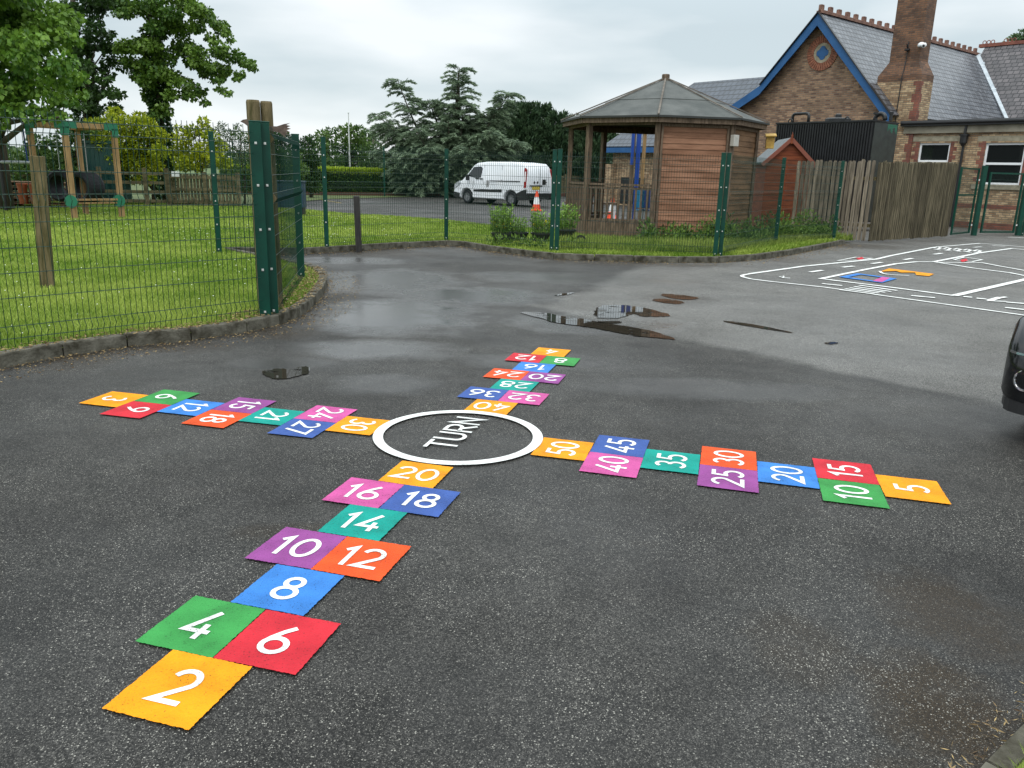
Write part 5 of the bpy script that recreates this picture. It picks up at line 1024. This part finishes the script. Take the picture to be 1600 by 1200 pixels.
# near sycamore, upper left
big = [(c, (r, r, r*.5)) for c, r in shellclumps((-15.6, 23.2, 7.2), (3.7, 3.3, 4.4), 150, .72, 3.6)]
big += pxcl([(20, 40, 34), (60, 30, 34), (95, 60, 24), (30, 90, 34), (75, 110, 28), (105, 130, 22), (40, 140, 30), (85, 150, 22), (15, 150, 26), (60, 172, 18), (110, 155, 16), (125, 145, 12), (20, 175, 16), (10, 60, 30), (50, 65, 30), (90, 95, 22), (118, 118, 14), (5, 125, 24), (0, 155, 22), (25, 165, 20), (5, 185, 16), (45, 180, 16), (-20, 140, 26), (70, 185, 12), (95, 178, 12)], 22.5, 1.2, 1, 3, .5)
tree('big leafy sycamore filling the top left corner', -15.8, 25.0, big, 'sycamore', 1500, .15, .32, 9.5, 10, droop=.7, fill=.3, wr=.85, up=.2)
# darker tree behind with hanging ivy
dk = pxcl([(105, 20, 26), (140, 10, 26), (150, 45, 20), (125, 70, 24), (160, 75, 16), (140, 110, 20), (165, 120, 14), (120, 130, 20), (150, 150, 18), (175, 150, 14), (130, 165, 16), (110, 45, 22), (185, 165, 10), (95, 100, 20), (150, -20, 30), (110, -30, 30), (170, 55, 10), (172, 95, 10), (180, 170, 10), (160, 172, 14), (85, 175, 18)], 33, 1.2, 1, 3, .55)
tree('dark green tree with ivy-covered trunk, second from the left', float(at(132, 160, 33.5)[0]), 33.5, dk, 'dark', 1800, .16, .22, 9.3, 6, ivy=6.5, droop=.5, wr=.8)
# third tree: open crown reaching right
t3 = [(195, 18, 16), (215, 12, 14), (190, 5, 14), (240, 10, 20), (270, 20, 18), (300, 10, 18), (320, 22, 14), (290, -10, 24), (240, -20, 26), (250, 45, 18), (280, 45, 18), (310, 40, 14), (335, 38, 12), (350, 44, 12), (235, 70, 16), (210, 70, 14), (195, 75, 13), (200, 95, 15), (225, 100, 18), (255, 85, 18), (285, 75, 16), (310, 78, 15), (340, 82, 14), (365, 88, 12), (385, 98, 10), (395, 105, 6), (300, 100, 16), (325, 105, 14), (350, 108, 12), (372, 118, 9), (250, 115, 18), (275, 125, 16), (300, 130, 12), (290, 150, 12), (310, 145, 9), (320, 158, 6), (225, 130, 16), (235, 150, 14), (262, 150, 14), (250, 170, 11), (215, 115, 13), (340, 125, 9), (355, 145, 5), (345, 138, 6), (243, 180, 9), (265, 172, 7), (330, 60, 10), (360, 62, 6), (260, 30, 16)]
tree('sycamore with an open crown and ivy-clad trunk, its branches reaching right over the yellow shrub', float(at(250, 200, 33)[0]), 33.0, pxcl(t3, 33, 1.1, 1.12, 4, .6), 'syc2', 2100, .145, .16, 9.6, 0, ivy=6.6, droop=.55, fill=.3, wr=.8)
# shrubs behind the lawn
tree('tall golden-green shrub behind the play frame', float(at(205, 300, 28.9)[0]), 30.6, pxcl([(150, 200, 16), (175, 195, 16), (200, 195, 16), (225, 200, 18), (245, 212, 14), (165, 222, 18), (195, 222, 20), (225, 228, 20), (248, 238, 12), (185, 248, 16), (215, 255, 18), (240, 258, 12), (160, 252, 12), (200, 275, 14), (228, 278, 12), (185, 282, 10), (180, 178, 10), (218, 183, 9)], 30.4, .5), 'gold', 5200, .12, .08, 2.6, 8, 'shrub', 'shrub', fill=.3)
tree('loose golden shrub with ragged top, left of the tall corner post', float(at(310, 300, 31)[0]), 31.5, pxcl([(285, 215, 12), (300, 205, 10), (318, 190, 7), (320, 205, 10), (330, 215, 11), (295, 235, 14), (320, 235, 14), (305, 255, 14), (335, 245, 12), (350, 255, 10), (285, 255, 12), (275, 235, 8), (345, 228, 8), (278, 200, 5)], 31.4, .5), 'gold', 5200, .12, .06, 2.6, 8, 'shrub', 'shrub', fill=.3)
tree('dull green bush at the left edge behind the rail', -17.5, 29.5, pxcl([(20, 255, 20), (60, 250, 20), (95, 245, 18), (40, 275, 20), (80, 275, 20), (110, 270, 14), (10, 285, 16), (60, 225, 16), (95, 220, 14), (120, 205, 14), (145, 200, 8)], 29.3, .5), 'mid', 3200, .14, .06, 2, 6, 'shrub', 'shrub')
tree('pale feathery conifer shrub behind the corner post', float(at(375, 300, 33)[0]), 33.5, pxcl([(345, 205, 8), (358, 212, 9), (370, 208, 8), (380, 215, 9), (350, 235, 12), (375, 240, 14), (395, 225, 10), (365, 262, 15), (390, 262, 15), (352, 280, 12), (380, 290, 14), (405, 280, 12), (400, 245, 12), (347, 195, 4), (372, 197, 4)], 33.4, .5), 'mid', 4200, .12, .05, 2.8, 8, 'shrub', 'shrub', wr=.3)
tree('round dark tree behind the edge-on mesh fence', float(at(440, 300, 37)[0]), 37.5, pxcl([(425, 215, 12), (440, 220, 14), (425, 240, 16), (450, 245, 16), (465, 265, 14), (440, 270, 16), (420, 270, 14), (455, 290, 12)], 37.3, .8), 'mid', 2400, .15, .08, 3, 6)
tree('ivy-smothered column of foliage beside the court fence', float(at(482, 300, 42)[0]), 42.5, pxcl([(478, 222, 9), (488, 218, 8), (482, 240, 13), (490, 250, 11), (478, 262, 13), (490, 272, 11), (480, 285, 13), (492, 292, 9)], 42.3, .4), 'dark', 3200, .14, .1, 3, 4, 'tree', 'tree')
def fartree(lab, lst, D, key='far', n=900, s=.26):
    x = sum(p[0] for p in lst)/len(lst); tree(lab, float(at(x, 280, D)[0]), D+.5, pxcl(lst, D, 1.5), key, n, s, .18, None, 5, group='trees beyond the hedge')
fartree('small tree just right of the ivy column, beyond the hedge', [(505, 212, 9), (515, 208, 8), (500, 228, 12), (515, 230, 12), (520, 250, 14), (505, 255, 12), (522, 268, 12)], 66, 'mid')
fartree('rounded tree directly behind the flagpole', [(532, 205, 7), (545, 203, 9), (560, 205, 9), (535, 222, 11), (550, 225, 13), (565, 225, 12), (540, 245, 14), (562, 248, 13), (545, 262, 12)], 68, 'mid')
fartree('pale green tree between the flagpole and the cedar', [(575, 210, 8), (585, 215, 8), (572, 228, 11), (588, 232, 10), (575, 250, 12), (592, 252, 10), (580, 265, 11), (600, 262, 6)], 70, 'far')
fartree('low bush tree at the foot of the cedar on its left', [(610, 262, 9), (622, 258, 8), (630, 268, 8), (600, 270, 7)], 60, 'mid')
fartree('tree top showing above the far slate roof', [(1585, 62, 9), (1598, 56, 10), (1612, 60, 12), (1600, 70, 10)], 75, 'far')
# low distant woodland behind everything
W = []
for k in range(150):
    x = -260+k*3.8+RNG.uniform(-1.5, 1.5); W.append(((x, 300+RNG.uniform(-12, 12), RNG.uniform(.5, 3.2)), (4.2, 4, RNG.uniform(2.5, 4.2))))
rt = clumps_leaves(W, 14, 1.5, 'far', None, name='woodland'); tag(rt, 'low hazy far-off wood along the horizon', 'woodland', kind='stuff')
# clipped hedge
hg = thing('hedge', 'clipped hedge with lime green new growth along the top', 'hedge', (0, 0, 0)); HP = [np.array(p) for p in ((-16.5, 45.6), (-12.0, 47.6), (-7.8, 49.6), (-4.9, 51.7), (-1.5, 54.3))]; P, D, Pt, Dt = [], [], [], []
mb = MB()
for a, b in zip(HP[:-1], HP[1:]):
    L = np.linalg.norm(b-a); n = int(L*1700); t = RNG.random(n); f = RNG.random(n); c = a+(b-a)*t[:, None]; nn = np.array([(b-a)[1], -(b-a)[0]])/L; hz = 1.42
    front = f < .72; y = np.where(front, .45, RNG.uniform(-.45, .45, n)); z = np.where(front, RNG.uniform(.05, hz, n), hz)+RNG.normal(0, .03, n)
    q = np.c_[c+nn*y[:, None]+RNG.normal(0, .04, (n, 2)), z]; d = np.where(front[:, None], np.array([*nn, .3]), np.array([0, 0, 1.]))
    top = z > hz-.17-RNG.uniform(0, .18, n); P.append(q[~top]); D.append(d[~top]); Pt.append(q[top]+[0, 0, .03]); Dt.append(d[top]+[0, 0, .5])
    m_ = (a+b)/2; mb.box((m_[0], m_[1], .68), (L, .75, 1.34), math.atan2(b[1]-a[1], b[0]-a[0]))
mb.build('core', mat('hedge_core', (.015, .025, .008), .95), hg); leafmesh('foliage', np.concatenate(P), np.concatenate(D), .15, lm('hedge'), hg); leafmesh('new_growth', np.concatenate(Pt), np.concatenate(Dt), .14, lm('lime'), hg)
mb = MB(); pts = [(-15, 44.1), (-11.9, 45.9), (-7.8, 48.3), (-4.8, 50.7), (-1.5, 53.4), (6, 59.6)]
for a, b in zip(pts[:-1], pts[1:]): mb.bar((*a, .10), (*b, .10), .12, .2)
tag(mb.build('timber_edging', mat('edging_red', (.09, .035, .022), .85)), 'long low red-brown timber board along the far court edge', 'edging')
# dark paling fence behind the van
railfence('dark paling fence behind the van, under the cedar', [(-4.2, 51.9), (-1.8, 53.8), (.6, 55.6), (3.4, 58), (6.0, 60)], 1.35, 2, True)
# ------------------------------------------------------------------ cedar
def cedar():
    D0 = 50.; base = at(705, 300, D0); bx_, by_ = float(base[0]), D0; root = thing('cedar_tree', 'blue-green cedar with drooping layered branches behind the white van', 'tree', (bx_, by_, 0))
    def loc(x, y, dd=0.): q = at(x, y, D0+dd); return np.array([q[0]-bx_, q[1]-by_, q[2]])
    trunk(root, [(0, 0, 0), (.1, 0, 2.2), loc(712, 200), loc(717, 112)], .38, .05)
    limbs = [((700, 290), (655, 220), (622, 127), 0), ((700, 285), (665, 250), (588, 178), -.5), ((700, 290), (650, 265), (600, 235), -1), ((705, 290), (650, 285), (615, 262), -1.5), ((712, 280), (750, 215), (795, 147), 0), ((712, 285), (755, 240), (812, 222), -1.5), ((712, 288), (760, 262), (800, 250), -1), ((715, 230), (718, 160), (717, 108), 0), ((714, 250), (722, 205), (724, 165), -.6), ((712, 255), (694, 215), (700, 172), .4), ((712, 262), (735, 215), (742, 190), .3), ((705, 280), (690, 200), (668, 155), .5), ((712, 280), (740, 200), (765, 180), .8), ((700, 290), (640, 225), (600, 195), 1.), ((705, 290), (700, 265), (670, 232), -2.2), ((708, 290), (715, 265), (735, 232), -2.5), ((705, 290), (660, 270), (640, 240), -2), ((708, 290), (705, 240), (700, 190), -1.2), ((700, 300), (660, 300), (628, 285), -1.5), ((715, 295), (750, 285), (775, 272), -2), ((708, 275), (738, 235), (768, 205), -1.8), ((705, 285), (675, 245), (650, 205), -1.5)]
    Ps, Ds, Vb = [], [], []; mb = MB()
    for a, b, c, dd in limbs:
        A, B2, C2 = loc(*a), loc(*b, dd*.5), loc(*c, dd); ts = np.linspace(0, 1, 14); cur = np.array([(1-t)**2*A+2*t*(1-t)*B2+t*t*C2 for t in ts]); mb.tube([tuple(q) for q in cur], list(np.linspace(.13, .02, 14)), 6)
        L = np.linalg.norm(np.diff(cur, axis=0), axis=1).sum(); nb = int(L*17)
        for k in range(nb):
            t = random.uniform(.18, 1.0); q = (1-t)**2*A+2*t*(1-t)*B2+t*t*C2; tg = unit(2*(1-t)*(B2-A)+2*t*(C2-B2)); s_ = random.choice((-1, 1)); az = RNG.uniform(0, 2*np.pi)
            d = unit(np.array([math.cos(az), math.sin(az)*.8, .12])*1.0+tg*.5); ln = (1.95-1.0*t)*RNG.uniform(.55, 1.15)*(1.0 if L > 3 else .8); m_ = int(95*ln)+12
            u = RNG.random(m_)**.8; P = q+d*(u*ln)[:, None]; P[:, 2] -= (u**2)*ln*.5; side = unit(np.cross(d, [0, 0, 1])); wv = (1-u)*.20*ln+.035
            P = P+side*(RNG.uniform(-1, 1, m_)*wv)[:, None]; P[:, 2] += RNG.normal(0, .03, m_); Ps.append(P); dn = d+side*RNG.uniform(-.8, .8, (m_, 1)); dn[:, 2] -= .35+.5*u; Ds.append(dn); Vb.append(np.clip(RNG.normal(.5, .15)+RNG.normal(0, .15, m_)+u*.25-.1, 0, 1))
    mb.build('branches', BARK, root, smooth=True); leafmesh('foliage', np.concatenate(Ps), np.concatenate(Ds),   .22, lm('cedar'), root, .20, .22, np.concatenate(Vb)); return root
cedar()
# dark cypresses
def cypress(lab, x, D, top, bot, wpx, key='cypress'):
    T = at(x, top, D); Bz = 0; h = T[2]; wd = wpx*D/F; root = thing('cypress_tree', lab, 'tree', (float(T[0]), D, 0), 0, 'dark cypresses behind the van'); trunk(root, [(0, 0, 0), (0, 0, h*.5), (0, 0, h*.95)], .2, .03)
    Ps, Ds, Vb = [], [], []
    for k in range(150):
        t = RNG.random()**.8; z = h*(.04+.92*t); a = RNG.uniform(0, 2*np.pi); rad = wd/2*(max(.04, 1.0-t)**.6)*RNG.uniform(.55, 1.05); r_ = .28+.55*(1-t); c = np.array([rad*math.cos(a), rad*math.sin(a), z]); m_ = int(150*r_)
        tip = unit(np.array([math.cos(a)*.55, math.sin(a)*.55, 1.1])+RNG.normal(0, .15, 3)); u = RNG.random(m_)**.7; P = c+tip*(u*r_*2.2)[:, None]+RNG.normal(0, 1, (m_, 3))*((1-u)*r_*.42+.03)[:, None]; Ps.append(P); Ds.append(np.tile(tip, (m_, 1))); Vb.append(np.clip(RNG.normal(.45, .2)+u*.3-.1, 0, 1)*np.ones(m_))
    leafmesh('foliage', np.concatenate(Ps), np.concatenate(Ds), .30, lm(key), root, .36, .35, np.concatenate(Vb))
for x, top, w_, D, lb in ((778, 182, 52, 60, 'dark cypress at the left, partly behind the cedar'), (800, 168, 54, 61, 'dark cypress just right of the cedar top'), (823, 166, 56, 60, 'tallest dark cypress, above the middle of the van'), (848, 170, 56, 61, 'dark cypress above the rear of the van'), (872, 184, 54, 60, 'dark cypress meeting the gazebo eaves'), (896, 190, 56, 61, 'dark cypress seen between the two left gazebo posts'), (925, 196, 56, 60, 'dark cypress seen through the middle of the gazebo opening'), (950, 204, 48, 61, 'dark cypress behind the slate hall corner')):
    cypress(lb, x, D, top, 300, w_)
# ------------------------------------------------------------------ planters and weeds
def stems(root, n, h, rad, key, size=.06, name='foliage', z0=.2, lean=.3, wr=.3):
    Ps, Ds, Vb = [], [], []; mb = MB()
    for k in range(n):
        a = random.uniform(0, 2*math.pi); r_ = rad*math.sqrt(random.random())*.7; b = np.array([r_*math.cos(a), r_*math.sin(a), z0]); hh = h*random.uniform(.6, 1.1); tp = b+np.array([math.cos(a)*lean*hh*random.random(), math.sin(a)*lean*hh*random.random(), hh]); mb.tube([tuple(b), tuple((b+tp)/2+[0, 0, .02]), tuple(tp)], [.006, .005, .002], 4, False)
        m_ = int(26*hh/.5); t = RNG.uniform(.1, 1, m_); P = b+(tp-b)*t[:, None]; az = RNG.uniform(0, 2*np.pi, m_); Ps.append(P); Ds.append(np.c_[np.cos(az), np.sin(az), RNG.uniform(.3, 1.2, m_)]); Vb.append(np.clip(t*.7+RNG.normal(.1, .2, m_), 0, 1))
    mb.build('stem', lm(key) if False else mat('stem_green', (.10, .16, .03), .7), root); leafmesh(name, np.concatenate(Ps), np.concatenate(Ds), size, lm(key), root, wr, .3, np.concatenate(Vb))
LEAFY['herb'] = ((.07, .17, .02), (.26, .42, .06)); LEAFY['weed'] = ((.025, .07, .012), (.16, .26, .04)); LEAFY['rape'] = ((.5, .42, .01), (.7, .6, .03))
def pot(x, y, h, lab, n=38, fl=False, lean=.3, rad=.26):
    root = thing('potted_plant', lab, 'potted plant', (x, y, .075), 0, 'black tubs of plants by the fence'); mb = MB(); mb.lathe((0, 0, 0), [(.17, 0), (.22, .18), (.235, .18), (.235, .21), (.21, .21), (.20, .18)], 20); mb.build('pot', mat('pot_black', (.010, .010, .011), .5), root, smooth=False)
    stems(root, n, h, rad*1.2, 'herb', .08, z0=.18, lean=lean)
    if fl: P = RNG.uniform(-.2, .2, (70, 3)); P[:, 2] = RNG.uniform(.3, .45, 70); leafmesh('flowers', P, P*0+[0, 0, 1], .05, lm('rape'), root, .9, .8)
g1 = gp(792, 378, .08); pot(g1[0]-.12, g1[1]-.1, .60, 'bushy green plant in a black tub, leftmost of the tubs behind the fence', 46, True); pot(g1[0]+.25, g1[1]+.25, .36, 'low dark-leaved plant squeezed behind the leftmost tub', 28)
g1 = gp(845, 378, .08); pot(g1[0], g1[1], .50, 'leafy plant in a black tub just left of the double fence post', 40, True); g1 = gp(885, 372, .08); pot(g1[0], g1[1], .56, 'tall grassy plant in a black tub at the gazebo corner', 40, False)
mb = MB(); mb.tube([(.0, 0, .12), (.06, .18, .12)], [.135, .105], 18); o = mb.build('fallen_pot', mat('pot_black')); g1 = gp(905, 380, .08); o.location = (g1[0], g1[1]-.3, .03); tag(o, 'empty black plant pot lying on its side by the gazebo', 'plant pot')
# weeds along the gazebo and shed
WD = mat('weed_blades', (.07, .14, .02), .6, spec=.2, col2=(.34, .40, .09), attr=True, ramp=(0, 1), trans=.25)
strip = [(.9, 16.3), (2.3, 15.7), (3.9, 15.9), (4.9, 16.9), (6.1, 18.6), (8.2, 20.9), (8.9, 21.3), (7.6, 22.6), (6.2, 20.2), (4.9, 19.0), (3.4, 18.9), (1.6, 19.1), (.9, 18.0)]
o = blades(strip, 26000, .15, .010, 0, .07, mt=WD, name='tall_grass', lean=.35); tag(o, 'rank tall grass and weeds in front of the gazebo and shed', 'weeds')
WP = []
for k in range(150):
    t = RNG.random(); a = np.array([3.1, 19.0]) if t < .5 else np.array([5.6, 20.3]); b = np.array([5.6, 19.7]) if t < .5 else np.array([8.6, 22.2]); q = a+(b-a)*RNG.random()+RNG.normal(0, .25, 2)-np.array([0, .25]); r_ = RNG.uniform(.05, .20)*(1.5 if RNG.random() < .15 else 1); WP.append(((q[0], q[1], .08+r_*.8), (r_, r_, r_*RNG.uniform(.8, 2.0))))
for (wx, wy) in ((785, 384), (800, 385), (775, 383), (838, 388), (852, 390), (825, 386), (880, 388), (895, 388), (812, 384)):
    q = gp(wx, wy, .08); WP.append(((q[0], q[1], .14), (.20, .14, .14)))
o = clumps_leaves(WP, 3000, .09, 'weed', None, name='weeds', up=.8, wr=.4); tag(o, 'leafy nettles and docks growing against the gazebo wall', 'weeds', kind='stuff')
o = blades([(.9, 15.55), (2.3, 15.35), (3.8, 15.55), (5.7, 17.4), (8.1, 20.4), (8.0, 20.9), (5.6, 18.2), (3.7, 16.1), (1.2, 16.0)], 9000, .08, .010, 0, .08, name='grass'); tag(o, 'yellow-green grass strip between the kerb and the gazebo fence', 'grass')
